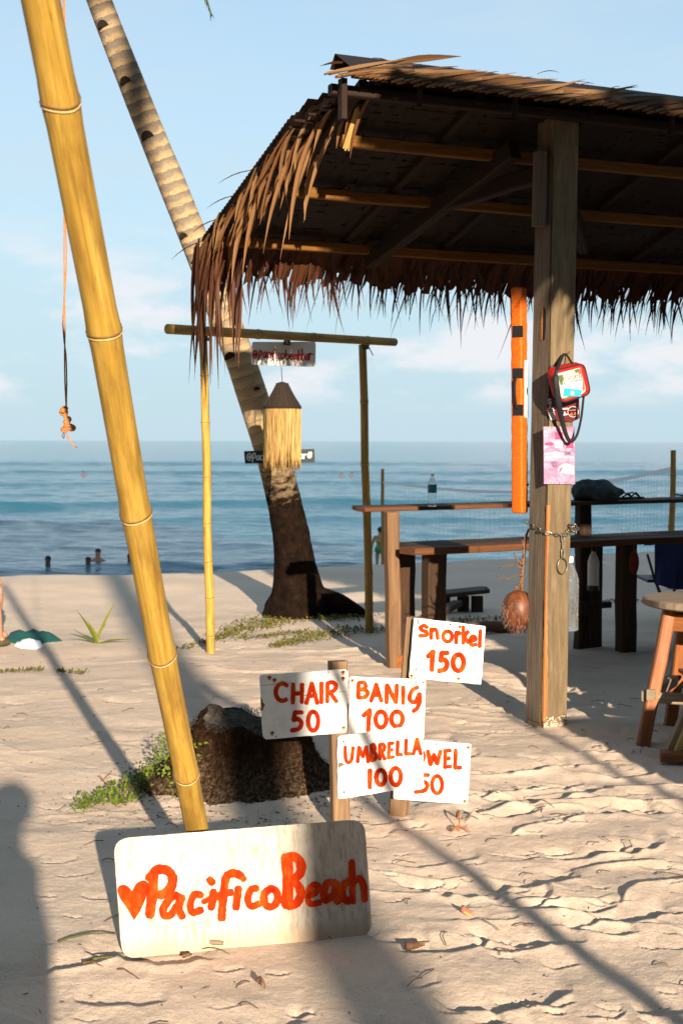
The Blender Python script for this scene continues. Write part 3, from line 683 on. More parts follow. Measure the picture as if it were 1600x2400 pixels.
# glyph strokes in a unit box, y up
GL = {
 'C': [arc(.58, .5, .55, .5, 50, 305, 16)], 'H': [[(.08, 1), (.05, 0)], [(.95, 1), (.92, .02)], [(.08, .48), (.94, .52)]],
 'A': [[(.5, 1), (.28, .5), (0, 0)], [(.5, 1), (.75, .5), (1, 0)], [(.2, .36), (.82, .38)]], 'I': [[(.5, 1), (.48, 0)]],
 'R': [[(.1, .97), (.08, 0)], [(.1, .95), (.55, 1), (.9, .84), (.72, .58), (.15, .48)], [(.35, .48), (.95, .02)]],
 'B': [[(.12, .97), (.06, 0)], [(.12, .95), (.55, 1), (.78, .8), (.6, .58), (.15, .52)], [(.2, .52), (.75, .5), (.98, .26), (.65, .02), (.06, 0)]],
 'N': [[(.06, 0), (.1, 1)], [(.1, 1), (.55, .45), (.9, .02)], [(.9, .02), (.98, 1)]],
 'G': [[(.75, .98), (.3, .86), (.05, .55), (.3, .38), (.62, .42), (.92, .72)], [(.92, .72), (.96, .45), (.75, .15), (.38, 0)]],
 '0': [arc(.5, .5, .48, .5, 80, 450, 20)], '1': [[(.05, .72), (.45, .86), (.8, 1)], [(.8, 1), (.68, .5), (.6, 0)]], 'l1': [[(.5, 1), (.5, 0)]],
 '5': [[(.98, .96), (.35, .97)], [(.35, .97), (.24, .56)], [(.24, .56), (.62, .62), (.92, .42), (.7, .12), (.05, .03)]],
 'U': [[(.03, 1), (.05, .4), (.2, .06), (.55, .02), (.82, .25), (.97, .97)]], 'M': [[(.02, 0), (.15, .98)], [(.15, .98), (.5, .35)], [(.5, .35), (.82, 1)], [(.82, 1), (.98, 0)]],
 'E': [[(.15, 1), (.08, 0)], [(.12, .97), (.92, 1)], [(.12, .5), (.75, .55)], [(.08, .03), (.98, .06)]], 'L': [[(.2, 1), (.1, .05)], [(.1, .05), (1, .06)]],
 'W': [[(0, 1), (.2, 0)], [(.2, 0), (.5, .75)], [(.5, .75), (.75, .05)], [(.75, .05), (1, 1)]], 'T': [[(0, .97), (1, 1)], [(.5, .97), (.48, 0)]], 'O': [arc(.5, .5, .48, .5, 80, 450, 20)],
 's': [[(.92, .85), (.55, 1), (.15, .82), (.35, .58), (.85, .42), (.8, .12), (.05, .08)]], 'n': [[(.08, 1), (.05, 0)], [(.07, .6), (.45, .95), (.8, .75), (.95, 0)]],
 'o': [arc(.5, .5, .47, .5, 70, 440, 18)], 'r': [[(.12, 1), (.05, 0)], [(.1, .6), (.5, .95), (.98, .82)]], 'k': [[(.1, 1), (.08, 0)], [(.95, .72), (.15, .38)], [(.3, .42), (.98, .05)]],
 'e': [[(.1, .5), (.9, .62), (.75, .95), (.35, .95), (.06, .5), (.35, .05), (.98, .12)]], 'l': [[(.6, 1), (.35, 0)],],
 'P': [[(.28, .9), (.1, .02)], [(.10, .78), (.35, .98), (.75, .98), (.95, .72), (.7, .48), (.28, .42)]],
 'a': [[(.92, .85), (.5, .98), (.1, .55), (.2, .08), (.55, .12), (.85, .7)], [(.9, .95), (.8, .4), (.98, .02)]], 'c': [arc(.62, .5, .55, .48, 60, 300, 14)],
 'i': [[(.55, 1), (.45, 0)]], '.': [[(.4, .6), (.6, .45)]], 'f': [[(.98, .78), (.8, .98), (.5, .85), (.38, .4), (.32, .0)], [(.0, .56), (.7, .62)]],
 'h': [[(.08, 1), (.15, .02)], [(.12, .4), (.5, .62), (.88, .5), (1, .0)]], 'b': [[(.1, 1), (.08, .05)], [(.08, .45), (.55, .55), (.95, .3), (.55, .02), (.08, .06)]],
 'p': [[(.3, .98), (.05, 0)], [(.28, .9), (.75, 1), (.95, .72), (.6, .48), (.2, .45)]], '@': [[(.65, .62), (.4, .6), (.35, .38), (.62, .35), (.68, .62), (.72, .3), (.95, .4), (.9, .8), (.5, .98), (.1, .75), (.05, .3), (.4, .0), (.85, .1)]],
 '#': [[(.35, .95), (.2, .05)], [(.75, .95), (.6, .05)], [(.05, .65), (.95, .7)], [(.0, .3), (.9, .35)]],
}
class Plane:
    def __init__(s, o, n):
        s.o = Vector(o); s.n = Vector(n).normalized()
        if s.n.y > 0: s.n = -s.n
    @staticmethod
    def three(a, b, c): return Plane(a, (Vector(b) - Vector(a)).cross(Vector(c) - Vector(a)))
    def hit(s, px, py, off=0.0):
        v = ray(px, py); o = s.o + s.n * off; return CAM + v * ((o - CAM).dot(s.n) / v.dot(s.n))
def crom(p, n=5):
    if len(p) == 2:
        return [tuple(p[0][k] + (p[1][k] - p[0][k]) * i / 5 for k in (0, 1)) for i in range(6)]
    o = []
    for i in range(len(p) - 1):
        a, b_, c, d = p[max(i - 1, 0)], p[i], p[i + 1], p[min(i + 2, len(p) - 1)]
        for j in range(n):
            t = j / n; o.append(tuple(0.5 * (2 * b_[k] + (c[k] - a[k]) * t + (2 * a[k] - 5 * b_[k] + 4 * c[k] - d[k]) * t * t + (3 * b_[k] - a[k] - 3 * c[k] + d[k]) * t ** 3) for k in (0, 1)))
    o.append(p[-1]); return o
_lay = [0]
def brush(mb, plane, pts, w, rnd):
    """one brush stroke, pts in picture points on the board, w wide"""
    p = np.array(crom(pts)); n = len(p); t = np.gradient(p, axis=0); t /= np.maximum(1e-6, np.linalg.norm(t, axis=1))[:, None]
    nr = np.stack([-t[:, 1], t[:, 0]], 1); _lay[0] += 1; off = 0.0016 + 0.00006 * (_lay[0] % 40)
    prof = [(-0.42, 0.55), (-0.30, 0.85)]
    P_ = [p[0] - t[0] * w * .36] + list(p) + [p[-1] + t[-1] * w * .34]; N_ = [nr[0]] + list(nr) + [nr[-1]]
    vs = []; fs = []; uv = []; L = 0
    for i, (q, m) in enumerate(zip(P_, N_)):
        k = 0.5 * w * (1 + rnd.uniform(-.09, .09)); 
        if i in (0, len(P_) - 1): k *= rnd.uniform(.45, .7)
        a = q + m * k; c = q - m * k
        vs += [plane.hit(a[0], a[1], off), plane.hit(c[0], c[1], off)]; uv += [(0, i * .01), (1, i * .01)]
    for i in range(len(P_) - 1): fs.append((2 * i, 2 * i + 1, 2 * i + 3, 2 * i + 2))
    mb.add(vs, fs, uv)
def letters(plane, items, w, mat, parent, conv, seed=1, name='lettering'):
    """items: (glyph, x0, y0, x1, y1) boxes in picture points"""
    rnd = random.Random(seed); mb = MB(); s_ = conv(1, 0)[0] - conv(0, 0)[0]
    for g, x0, y0, x1, y1 in items:
        i = w * .38
        for st in GL[g]:
            brush(mb, plane, [conv(x0 + i + (x1 - x0 - 2 * i) * a, y1 - i - (y1 - y0 - 2 * i) * q) for a, q in st], w * s_, rnd)
    return mb.build(name, mat, parent)
def rounded(c, r, n=5):
    """quad corners (picture points) with rounded corners"""
    o = []; m = len(c)
    for i in range(m):
        a = np.array(c[i - 1], float); b_ = np.array(c[i], float); d = np.array(c[(i + 1) % m], float)
        rr = r[i] if hasattr(r, '__len__') else r
        u = (a - b_) / np.linalg.norm(a - b_) * rr; v = (d - b_) / np.linalg.norm(d - b_) * rr
        if rr <= 0: o.append(tuple(b_)); continue
        for k in range(n + 1):
            t = k / n; o.append(tuple(b_ + u * (1 - t) ** 2 + v * t ** 2))
    return o
def board(plane, corners, r, thick, mat, parent, name='board', jag=0.0, seed=0):
    rnd = random.Random(seed); poly = rounded(corners, r)
    out = []
    for i, q in enumerate(poly):
        d = poly[(i + 1) % len(poly)]; n = max(1, int(math.dist(q, d) / 14)) if jag else 1
        for k in range(n): out.append((q[0] + (d[0] - q[0]) * k / n + rnd.uniform(-jag, jag), q[1] + (d[1] - q[1]) * k / n + rnd.uniform(-jag, jag)))
    pts = [plane.hit(*q) for q in out]
    pts = pts[::-1]
    return MB().prism(pts, -plane.n * thick).build(name, mat, parent)
def nail(plane, x, y, r, parent, stain=True):
    c = plane.hit(x, y, 0.0); u = plane.n.cross(Vector((0, 0, 1))).normalized(); v = u.cross(plane.n)
    if stain:
        MB().add([c + plane.n * .0011 + u * math.cos(a) * r * 2.0 * (1 + .3 * math.sin(a * 3)) + v * (math.sin(a) * r * 2.2 - r * .6) for a in [2 * math.pi * i / 12 for i in range(12)]], [tuple(range(12))]).build('rust_stain', 'rust_stain', parent)
    mb = MB(); M3 = Matrix((u, v, plane.n)).transposed(); mb.lathe(c, [(r, 0.0005), (r, 0.002), (r * .6, 0.003), (0.0001, 0.0032)], 8, M3); mb.build('nail', 'rust', parent)
z7 = lambda x, y: (560 + x / 2.6133, 1420 + y / 2.6133)
z8 = lambda x, y: (x / 1.7422, 1880 + y / 1.7422)
z4 = lambda x, y: (560 + x / 6.532, 760 + y / 6.533)
# ------------------------------------------------------------------ price boards on two stakes
def board_plane(px, py, d, yaw, lean=0.0):
    n = Vector((math.sin(yaw) * math.cos(lean), -math.cos(yaw) * math.cos(lean), math.sin(lean))); return Plane(P(px, py, d), n)
# first stake
s0 = onG(796, 1945); s0.y = 5.46; s0 = P(796, 1950, 5.46)
ps1 = thing('price_sign', (s0.x, s0.y, gz(s0.x, s0.y)), 'wooden stake with white CHAIR 50 and UMBRELLA 100 boards, nearer of the two price stakes', 'price sign', 'price signs on wooden stakes')
sb, st_ = P(797, 1990, 5.50), P(791, 1549, 5.53)
MB().bar(sb, st_, 0.068, 0.05, up=(0.35, -1, 0), jit=0.002, seg=8).build('stake', 'stake', ps1)
pl = board_plane(710, 1640, 5.452, R(9))
bd = board(pl, [z7(*q) for q in ((127, 425), (667, 388), (658, 775), (148, 820))], [6, 10, 6, 12], 0.013, 'white_board', ps1, jag=0.5, seed=1, )
bd['label'] = 'CHAIR 50 board with a chipped left edge'
W = 27
letters(pl, [('C', 213, 466, 308, 592), ('H', 316, 470, 400, 604), ('A', 402, 464, 490, 607), ('I', 492, 462, 518, 604), ('R', 525, 458, 610, 598)], W, 'red_paint', bd, z7, 2)
letters(pl, [('5', 308, 638, 398, 777), ('0', 412, 638, 497, 774)], W, 'red_paint', bd, z7, 3)
for x, y, q in ((186, 438, 1), (217, 452, 1), (546, 405, 0), (637, 405, 1), (637, 442, 1), (640, 745, 1), (203, 777, 1), (226, 799, 0), (546, 760, 0)): nail(pl, *z7(x, y), 0.0042 if q else 0.0028, bd, q)
MB().add([pl.hit(*z7(x, y), 0.0012) for x, y in ((131, 560), (138, 570), (145, 575), (143, 588), (152, 596), (159, 606), (150, 625), (148, 640), (135, 642))], [tuple(reversed(range(9)))]).build('chip', 'raw_edge', bd)
mc = MB(); 
for (xa, ya, xb, yb) in ((135, 486, 330, 470), (380, 549, 660, 522)):
    mc.add([pl.hit(*z7(x, y), 0.0011) for x, y in ((xa, ya), (xb, yb), (xb, yb + 2.2), (xa, ya + 2.6))], [(3, 2, 1, 0)])
mc.build('crack', 'raw_edge', bd)
pl = board_plane(890, 1785, 5.452, R(-5))
bd = board(pl, [z7(*q) for q in ((602, 800), (1122, 731), (1130, 1103), (604, 1185))], [8, 6, 4, 9], 0.013, 'white_board', ps1, jag=0.5, seed=2)
bd['label'] = 'UMBRELLA 100 board, lowest front board'
letters(pl, [('U', 640, 855, 708, 968), ('M', 716, 855, 800, 966), ('B', 798, 842, 848, 955), ('R', 850, 838, 903, 948), ('E', 905, 832, 955, 940), ('L', 957, 822, 1005, 925), ('L', 1008, 812, 1060, 920), ('A', 1058, 805, 1122, 918)], 23, 'red_paint', bd, z7, 4)
letters(pl, [('l1', 786, 996, 816, 1124), ('0', 828, 996, 908, 1107), ('0', 916, 983, 1002, 1108)], 28, 'red_paint', bd, z7, 5)
for x, y, q in ((640, 832, 0), (643, 1140, 0)): nail(pl, *z7(x, y), 0.0042, bd, q)
MB().add([pl.hit(*z7(x, y), 0.0012) for x, y in ((606, 962), (625, 960), (652, 970), (640, 978), (622, 985), (607, 998))], [tuple(reversed(range(6)))]).build('chip', 'raw_edge', bd)
# second stake, leaning right
ps2b = P(930, 1925, 5.70)
ps2 = thing('price_sign', (ps2b.x, ps2b.y, gz(ps2b.x, ps2b.y)), 'leaning stake with white snorkel 150, BANIG 100 and half hidden towel boards', 'price sign', 'price signs on wooden stakes')
MB().bar(P(930, 1955, 5.705), P(975, 1447, 5.705), 0.072, 0.055, up=(-0.45, -1, 0), jit=0.002, seg=8).build('stake', 'stake', ps2)
pl = board_plane(1045, 1525, 5.652, R(6))
bd = board(pl, [z7(*q) for q in ((1072, 74), (1508, 125), (1480, 482), (1040, 440))], [3, 4, 4, 4], 0.013, 'white_board', ps2, jag=0.5, seed=3); bd['label'] = 'snorkel 150 board, topmost and farthest right'
letters(pl, [('s', 1092, 112, 1165, 198), ('n', 1163, 130, 1228, 210), ('o', 1238, 146, 1315, 228), ('r', 1318, 150, 1362, 236), ('k', 1360, 120, 1412, 240), ('e', 1402, 176, 1460, 252), ('l', 1455, 142, 1495, 260)], 25, 'red_paint', bd, z7, 6)
letters(pl, [('1', 1142, 266, 1208, 406), ('5', 1208, 272, 1290, 414), ('0', 1296, 286, 1388, 410)], 32, 'red_paint', bd, z7, 7)
for x, y, q in ((1097, 92, 0), (1097, 105, 0), (1350, 127, 1), (1082, 387, 0), (1055, 427, 1), (1342, 444, 1), (1292, 113, 0)): nail(pl, *z7(x, y), 0.004, bd, q)
MB().add([pl.hit(*z7(x, y), 0.0012) for x, y in ((1340, 462), (1380, 466), (1430, 470), (1480, 474), (1479, 481), (1330, 467))], [tuple(reversed(range(6)))]).build('paint_smear', 'blue_paint', bd)
pl = board_plane(905, 1640, 5.652, R(2))
bd = board(pl, [z7(*q) for q in ((680, 434), (1143, 452), (1130, 815), (670, 800))], [3, 4, 4, 4], 0.013, 'white_board', ps2, jag=0.5, seed=4); bd['label'] = 'BANIG 100 board, behind the umbrella board'
letters(pl, [('B', 715, 458, 800, 572), ('A', 797, 470, 882, 594), ('N', 888, 474, 978, 604), ('I', 990, 486, 1020, 608), ('G', 1030, 486, 1120, 656)], 27, 'red_paint', bd, z7, 8)
letters(pl, [('1', 748, 626, 822, 774), ('0', 824, 636, 914, 756), ('0', 920, 636, 1014, 750)], 29, 'red_paint', bd, z7, 9)
for x, y, q in ((694, 455, 1), (1081, 466, 0), (1125, 468, 0)): nail(pl, *z7(x, y), 0.0042, bd, q)
MB().add([pl.hit(*z7(x, y), 0.0012) for x, y in ((720, 438), (800, 438), (865, 443), (810, 447), (740, 446))], [tuple(reversed(range(5)))]).build('paint_smear', 'blue_paint', bd)
pl = board_plane(1010, 1805, 5.652, R(4))
bd = board(pl, [z7(*q) for q in ((960, 812), (1420, 846), (1398, 1214), (945, 1183))], [3, 4, 4, 4], 0.013, 'white_board', ps2, jag=0.5, seed=5); bd['label'] = 'towel board half hidden behind the umbrella board'
letters(pl, [('T', 985, 868, 1060, 975), ('O', 1062, 874, 1142, 970), ('W', 1146, 880, 1242, 982), ('E', 1246, 876, 1306, 1000), ('L', 1308, 872, 1366, 1008)], 26, 'red_paint', bd, z7, 10)
letters(pl, [('5', 1064, 1022, 1170, 1154), ('0', 1170, 1032, 1254, 1158)], 26, 'red_paint', bd, z7, 11)
for x, y, q in ((1402, 866, 1), (1205, 846, 0), (995, 1165, 0), (1380, 1195, 1)): nail(pl, *z7(x, y), 0.0038, bd, q)

# ------------------------------------------------------------------ the big board
bl = onG(289, 2240); br = onG(873, 2188)
top_d = bl.y + 0.075
pl = Plane.three(bl, br, P(268, 1968, top_d))
bs = thing('name_board', (bl + br) / 2, 'weathered white rounded board with a red heart and PacificoBeach lettering standing in the sand', 'sign board')
cs = [z8(*q) for q in ((464, 150), (1488, 68), (1521, 545), (500, 640))]
board(pl, cs, [38, 36, 34, 34], 0.018, 'old_white', bs, jag=0.4, seed=9)
hp = [(548, 482), (520, 435), (492, 395), (480, 362), (488, 342), (512, 338), (532, 352), (540, 362), (555, 335), (580, 320), (602, 325), (605, 350), (596, 392), (575, 440)]
hp = crom(hp + [hp[0]], 4)[:-1]; _lay[0] += 1
MB().add([pl.hit(*z8(*q), 0.0016) for q in hp][::-1], [tuple(range(len(hp)))]).build('heart', 'red_paint', bs)
def zz(pts): return [z8(*q) for q in pts]
rnd = random.Random(4)
strokes = [(36, [(628, 300), (622, 380), (612, 462)]), (34, [(612, 312), (640, 278), (680, 278), (704, 305), (700, 345), (675, 372), (652, 380)]),
 (28, [(735, 395), (712, 380), (672, 425), (668, 458), (695, 462), (725, 425)]), (28, [(742, 388), (730, 430), (745, 468)]),
 (26, [(822, 380), (795, 378), (778, 415), (785, 450), (822, 440)]), (28, [(872, 365), (868, 405), (862, 432)]), (26, [(856, 316), (868, 330)]), (18, [(830, 408), (862, 392)]),
 (29, [(985, 302), (955, 290), (925, 305), (915, 360), (908, 430), (906, 475)]), (26, [(880, 388), (910, 378), (945, 368)]), (27, [(974, 352), (968, 395), (964, 432)]), (22, [(986, 302), (996, 316)]),
 (25, [(1048, 352), (1025, 358), (1012, 395), (1025, 425), (1058, 415)]), (27, [(1108, 352), (1080, 375), (1082, 415), (1108, 428), (1132, 405), (1130, 368), (1108, 352)]),
 (38, [(1170, 225), (1176, 320), (1172, 422)]), (32, [(1165, 232), (1195, 222), (1225, 242), (1228, 285), (1200, 315), (1180, 322)]), (30, [(1180, 325), (1215, 338), (1228, 375), (1212, 412), (1175, 425)]),
 (22, [(1258, 385), (1290, 368), (1298, 342), (1275, 340), (1256, 375), (1265, 415), (1305, 410)]), (25, [(1368, 330), (1335, 332), (1322, 375), (1330, 402), (1358, 380)]), (26, [(1372, 330), (1368, 375), (1380, 408)]),
 (26, [(1428, 322), (1402, 340), (1400, 385), (1418, 404), (1432, 398)]), (23, [(1436, 243), (1438, 330), (1440, 408)]), (24, [(1440, 330), (1466, 312), (1484, 340), (1488, 400)])]
mb = MB()
for w, s_ in strokes: brush(mb, pl, zz(s_), w * 1.18 / 1.7422, rnd)
mb.build('lettering', 'red_paint', bs)

# ------------------------------------------------------------------ hanging bar sign, lantern, dark board
q = S(651, 813, 10.42); pl = Plane(q, (0.30, -0.95, 0.03))
hs1 = thing('hanging_sign', S(651, 783, 10.45), 'small pale sign with red @pacificobeachbar lettering hanging under the bamboo crossbar', 'sign')
board(pl, [z4(*c) for c in ((208, 268), (1175, 268), (1170, 650), (196, 618))], [4, 7, 7, 5], 0.015, 'grey_board', hs1)
txt = [('@', 203, 395, 290, 525), ('p', 292, 395, 360, 560), ('a', 362, 415, 430, 520), ('c', 425, 420, 475, 520), ('i', 470, 420, 500, 525), ('f', 490, 370, 575, 555), ('i', 555, 430, 590, 530), ('c', 590, 440, 640, 535), ('o', 635, 440, 705, 535), ('b', 705, 385, 770, 550), ('e', 768, 450, 830, 550), ('a', 825, 455, 890, 550), ('c', 880, 455, 920, 550), ('h', 900, 385, 960, 555), ('b', 955, 370, 1015, 560), ('a', 1012, 450, 1075, 560), ('r', 1065, 435, 1135, 560)]
letters(pl, txt, 19, 'dark_red_paint', hs1, z4, 12)
lt = S(648, 877, 10.42)
lan = thing('pendant_lamp', lt, 'wicker cone lampshade with a long raffia fringe hanging below the small bar sign', 'lampshade')
MB().tube([S(646, 843, 10.43), lt], 0.003, 5).build('cord', 'wire', lan)
sc = 1.0204 / FPX * 10.42
prof = [(0.0001, 0.0), (0.012, 0), (12 * sc, -3 * sc), (14 * sc, -8 * sc), (21 * sc, -22 * sc), (29 * sc, -36 * sc), (38 * sc, -50 * sc), (42 * sc, -57 * sc), (43 * sc, -59 * sc), (41 * sc, -62 * sc)]
sh = MB().lathe(lt, prof, 36).build('shade', 'wicker', lan, True)
for j in range(18):
    a = 2 * math.pi * j / 18; MB().tube([lt + Vector((math.cos(a) * (r + .002), math.sin(a) * (r + .002), h)) for r, h in prof[2:8]], 0.0042, 5).build('rib', 'wicker', sh, True)
for h, r in ((-57, 43), (-60, 42.5)):
    MB().tube([lt + Vector((math.cos(a) * r * sc, math.sin(a) * r * sc, h * sc)) for a in [2 * math.pi * i / 32 for i in range(32)]], 0.006, 6, closed=True).build('rim', 'wicker', sh, True)
rnd = random.Random(21); fm = MB()
for layer, (n, rr) in enumerate(((95, 41), (80, 38), (60, 33))):
    for i in range(n):
        a = 2 * math.pi * (i + rnd.random() * .8) / n; r0 = rr * sc; L = sc * rnd.uniform(118, 142) * (1 if rnd.random() < .85 else 1.08)
        p = []; x0 = 0
        for k in range(7):
            t = k / 6; ra = r0 * (1 + 0.03 * t) ; aa = a + 0.035 * math.sin(t * 5 + i) * t + rnd.uniform(-.02, .02)
            p.append(lt + Vector((math.cos(aa) * ra, math.sin(aa) * ra, -60 * sc - L * t)))
        fm.tube(p, [0.0062, .0075, .0070, .0068, .006, .005, .0016], 4)
fm.build('fringe', 'raffia', lan, True, kind='stuff')
q = S(641, 1047, PALM.y - 0.45); pl = Plane(q, (0.12, -0.99, 0.05))
db = thing('dark_board', S(641, 1062, PALM.y - 0.4), 'narrow black board with white handwriting nailed to the palm trunk behind the lampshade', 'sign')
z4b = z4
board(pl, [z4(*c) for c in ((78, 1942), (1152, 1908), (1162, 2115), (95, 2132))], 2, 0.02, 'black_board', db)
it = []
x = 118
for ch, w in zip('@pacificobeachbar#', (82, 62, 62, 52, 30, 52, 30, 50, 58, 60, 56, 60, 50, 58, 60, 60, 56, 84)):
    yb = 2090 - (x - 118) * 0.032; h = 120 if ch in 'fbhp@#' else 80
    it.append((ch, x, yb - h, x + w, yb + (30 if ch == 'p' else 0))); x += w * 0.985
letters(pl, it, 13, 'white_paint', db, z4, 14)
for x in (610, 680): MB().tube([S(x * .55 + 290, 1047, PALM.y - 0.42), S(x * .55 + 290, 1047, PALM.y - 0.1)], 0.012, 6).build('peg', 'stake', db)

# ------------------------------------------------------------------ the stump
stz = gz(STUMP.x, STUMP.y)
stump = thing('tree_stump', (STUMP.x, STUMP.y, stz), 'dark fibrous cut palm stump behind the big board and the CHAIR sign', 'tree stump')
nA, nH = 96, 26; vs = []; fs = []; uv = []
a_ = np.linspace(0, 2 * np.pi, nA + 1); 
for i in range(nH + 1):
    t = i / nH; z = -0.06 + 0.315 * t
    r = 0.25 + 0.20 * (1 - t) ** 2.0
    for j in range(nA + 1):
        a = a_[j % nA]
        rr = r * (1 + 0.07 * float(vnoise(np.array(math.cos(a) * 1.7 + 4), np.array(math.sin(a) * 1.7 + t), 4)) + 0.045 * float(vnoise(np.array(math.cos(a) * 7 + 4), np.array(math.sin(a) * 7 + 2 * t), 6)) + 0.035 * random.uniform(-1, 1) * (1 if j < nA else 0))
        rr *= 1 + 0.42 * (1 - t) ** 2 * max(0, math.cos(a - 3.4)) + .08 * max(0, math.cos(a + .5))
        rr *= 1 - 0.16 * max(0, (t - .86) / .14) ** 2
        rr *= 1 + 0.10 * float(fbm(np.array(math.cos(a) * 3 + 1), np.array(math.sin(a) * 3 + t * 2.5), 3, 12))
        zz_ = z + (0.020 * math.sin(a * 3) + 0.012 * math.sin(a * 7 + 1) + 0.035 * math.sin(a - 1.0)) * t
        vs.append((STUMP.x + math.cos(a) * rr, STUMP.y + math.sin(a) * rr * .92, stz + zz_)); uv.append((j / nA, t))
w = nA + 1
for i in range(nH):
    for j in range(nA): fs.append((i * w + j, i * w + j + 1, (i + 1) * w + j + 1, (i + 1) * w + j))
sm = MB().add(vs, fs, uv); sm.build('bark', 'stump_bark', stump, True)
vt = []; ft = []; rim = vs[nH * w:nH * w + nA]; cx = sum(q[0] for q in rim) / nA; cy = sum(q[1] for q in rim) / nA; cz = sum(q[2] for q in rim) / nA
rings = 9
for k in range(rings):
    f = 1 - k / rings
    for j, q in enumerate(rim):
        n_ = 0.018 * float(vnoise(np.array(q[0] * f * 14 + k), np.array(q[1] * 14.0 + k * .7), 9))
        vt.append((cx + (q[0] - cx) * f, cy + (q[1] - cy) * f, (q[2] * f + cz * (1 - f)) - 0.004 - (0.035 * (1 - f)) + (n_ if k else 0)))
vt.append((cx, cy, cz - .035))
for k in range(rings - 1):
    for j in range(nA): ft.append((k * nA + j, k * nA + (j + 1) % nA, (k + 1) * nA + (j + 1) % nA, (k + 1) * nA + j))
for j in range(nA): ft.append(((rings - 1) * nA + j, (rings - 1) * nA + (j + 1) % nA, rings * nA))
MB().add(vt, ft).build('cut_top', 'stump_top', stump)
fb = MB(); rnd = random.Random(31)
for i in range(4200):
    a = rnd.uniform(0, 2 * math.pi); t = rnd.random() ** 0.8; r = (0.25 + 0.20 * (1 - t) ** 2.0) * (1 + 0.42 * (1 - t) ** 2 * max(0, math.cos(a - 3.4))) * 0.99
    c = Vector((STUMP.x + math.cos(a) * r, STUMP.y + math.sin(a) * r * .92, stz - .04 + .32 * t)); o = Vector((math.cos(a), math.sin(a), 0))
    e = c + o * rnd.uniform(.006, .03) + Vector((rnd.uniform(-.02, .02), rnd.uniform(-.02, .02), -rnd.uniform(.0, .05))); wv = Vector((-o.y, o.x, 0)) * 0.0022
    fb.add([c - wv, c + wv, e], [(0, 1, 2)])
fb.build('fibres', 'stump_bark', stump, kind='stuff')
# ================================================================== THE THATCHED HUT
HY = R(23.5); HE = Vector((math.cos(HY), math.sin(HY), 0)); HP = Vector((-math.sin(HY), math.cos(HY), 0))
HO = P(790, 192, 6.87); HO.z = 3.215; SLOPE = 0.292; HS = 1.90; HT = 5.2
def RP(t, s, dz=0.0):                      # a point on the underside of the roof
    return Vector((HO.x, HO.y, 0)) + HE * t + HP * s + Vector((0, 0, HO.z - SLOPE * s - 0.002 * t + dz))
hut = thing('thatched_hut', (HO.x + HE.x * 1.25, HO.y + HE.y * 1.25, 0), 'open beach hut with a sloping dry palm thatch roof on a thick weathered timber post', 'hut')
# main post: two visible faces
PY = R(28); PM = Vector((math.cos(PY), math.sin(PY), 0)); PN = Vector((math.sin(PY), -math.cos(PY), 0)); PA = 0.157
PO = P(1277, 1200, 7.42); PO.z = 0
pc = PO + PM * PA / 2 - PN * PA / 2
lean = Vector((0.030, 0, 0))
pm = MB(); segs = 26; vs = []; fs = []; uv = []; rnd = random.Random(2)
for i in range(segs + 1):
    z = -0.15 + 3.42 * i / segs; prof = []
    for (u, v) in ((0, 0), (.07, -.012), (.5, 0), (.95, 0), (1, .05), (1, .95), (.95, 1), (.05, 1), (0, .95), (.02, .08)):
        prof.append(PO + PM * (PA * u + rnd.uniform(-.0012, .0012)) - PN * (PA * v + rnd.uniform(-.0015, .0015)) + lean * (z / 3.2) + Vector((0, 0, z)))
    n = len(prof)
    vs += prof; uv += [(j / n * .9, z) for j in range(n)]
for i in range(segs):
    for j in range(n): fs.append((i * n + j, i * n + (j + 1) % n, (i + 1) * n + (j + 1) % n, (i + 1) * n + j))
fs.append(tuple(segs * n + j for j in range(n)))
post = pm.add(vs, fs, uv).build('post', 'post_wood', hut)
def PF(u, v, z, off=0.0):                  # point on the post's main face
    return PO + PM * (PA * u) + PN * off + lean * (z / 3.2) + Vector((0, 0, z))
def PL(v, z, off=0.0):                     # point on the left face
    return PO - PN * (PA * v) - PM * off + lean * (z / 3.2) + Vector((0, 0, z))
# grey weathered skin of the left face with a bare orange strip along the arris
sk = MB(); 
vs = []; uv = []; fs = []
for i in range(61):
    z = 0.02 + 2.95 * i / 60
    e0 = 0.10 + rnd.uniform(-.012, .012); e1 = 0.985 + rnd.uniform(-.01, .005)
    vs += [PL(e0, z, .0035), PL(.5, z, .0035 + rnd.uniform(0, .0015)), PL(e1, z, .0035)]; uv += [(0, z), (.3, z), (.6, z)]
for i in range(60):
    fs += [(3 * i, 3 * i + 1, 3 * i + 4, 3 * i + 3), (3 * i + 1, 3 * i + 2, 3 * i + 5, 3 * i + 4)]
sk.add(vs, fs, uv).build('weathered_face', 'post_side', post)
vs = []; uv = []; fs = []
for i in range(49):
    z = 0.03 + 1.14 * i / 48; wl_ = 0.05 + 0.02 * math.sin(z * 9) + rnd.uniform(-.012, .012); wr_ = 0.085 + 0.05 * math.sin(z * 5 + 1) + rnd.uniform(-.02, .02)
    vs += [PL(max(.01, wl_), z, .0042), PF(0.0, 0, z, .0045) - PM * .003, PF(max(.02, wr_), 0, z, .0045 if wr_ > .05 else .003)]; uv += [(0, z), (.1, z), (.2, z)]
for i in range(48): fs += [(3 * i, 3 * i + 1, 3 * i + 4, 3 * i + 3), (3 * i + 1, 3 * i + 2, 3 * i + 5, 3 * i + 4)]
MB().add(vs, fs, uv).build('split_edge', 'chip_wood', post)
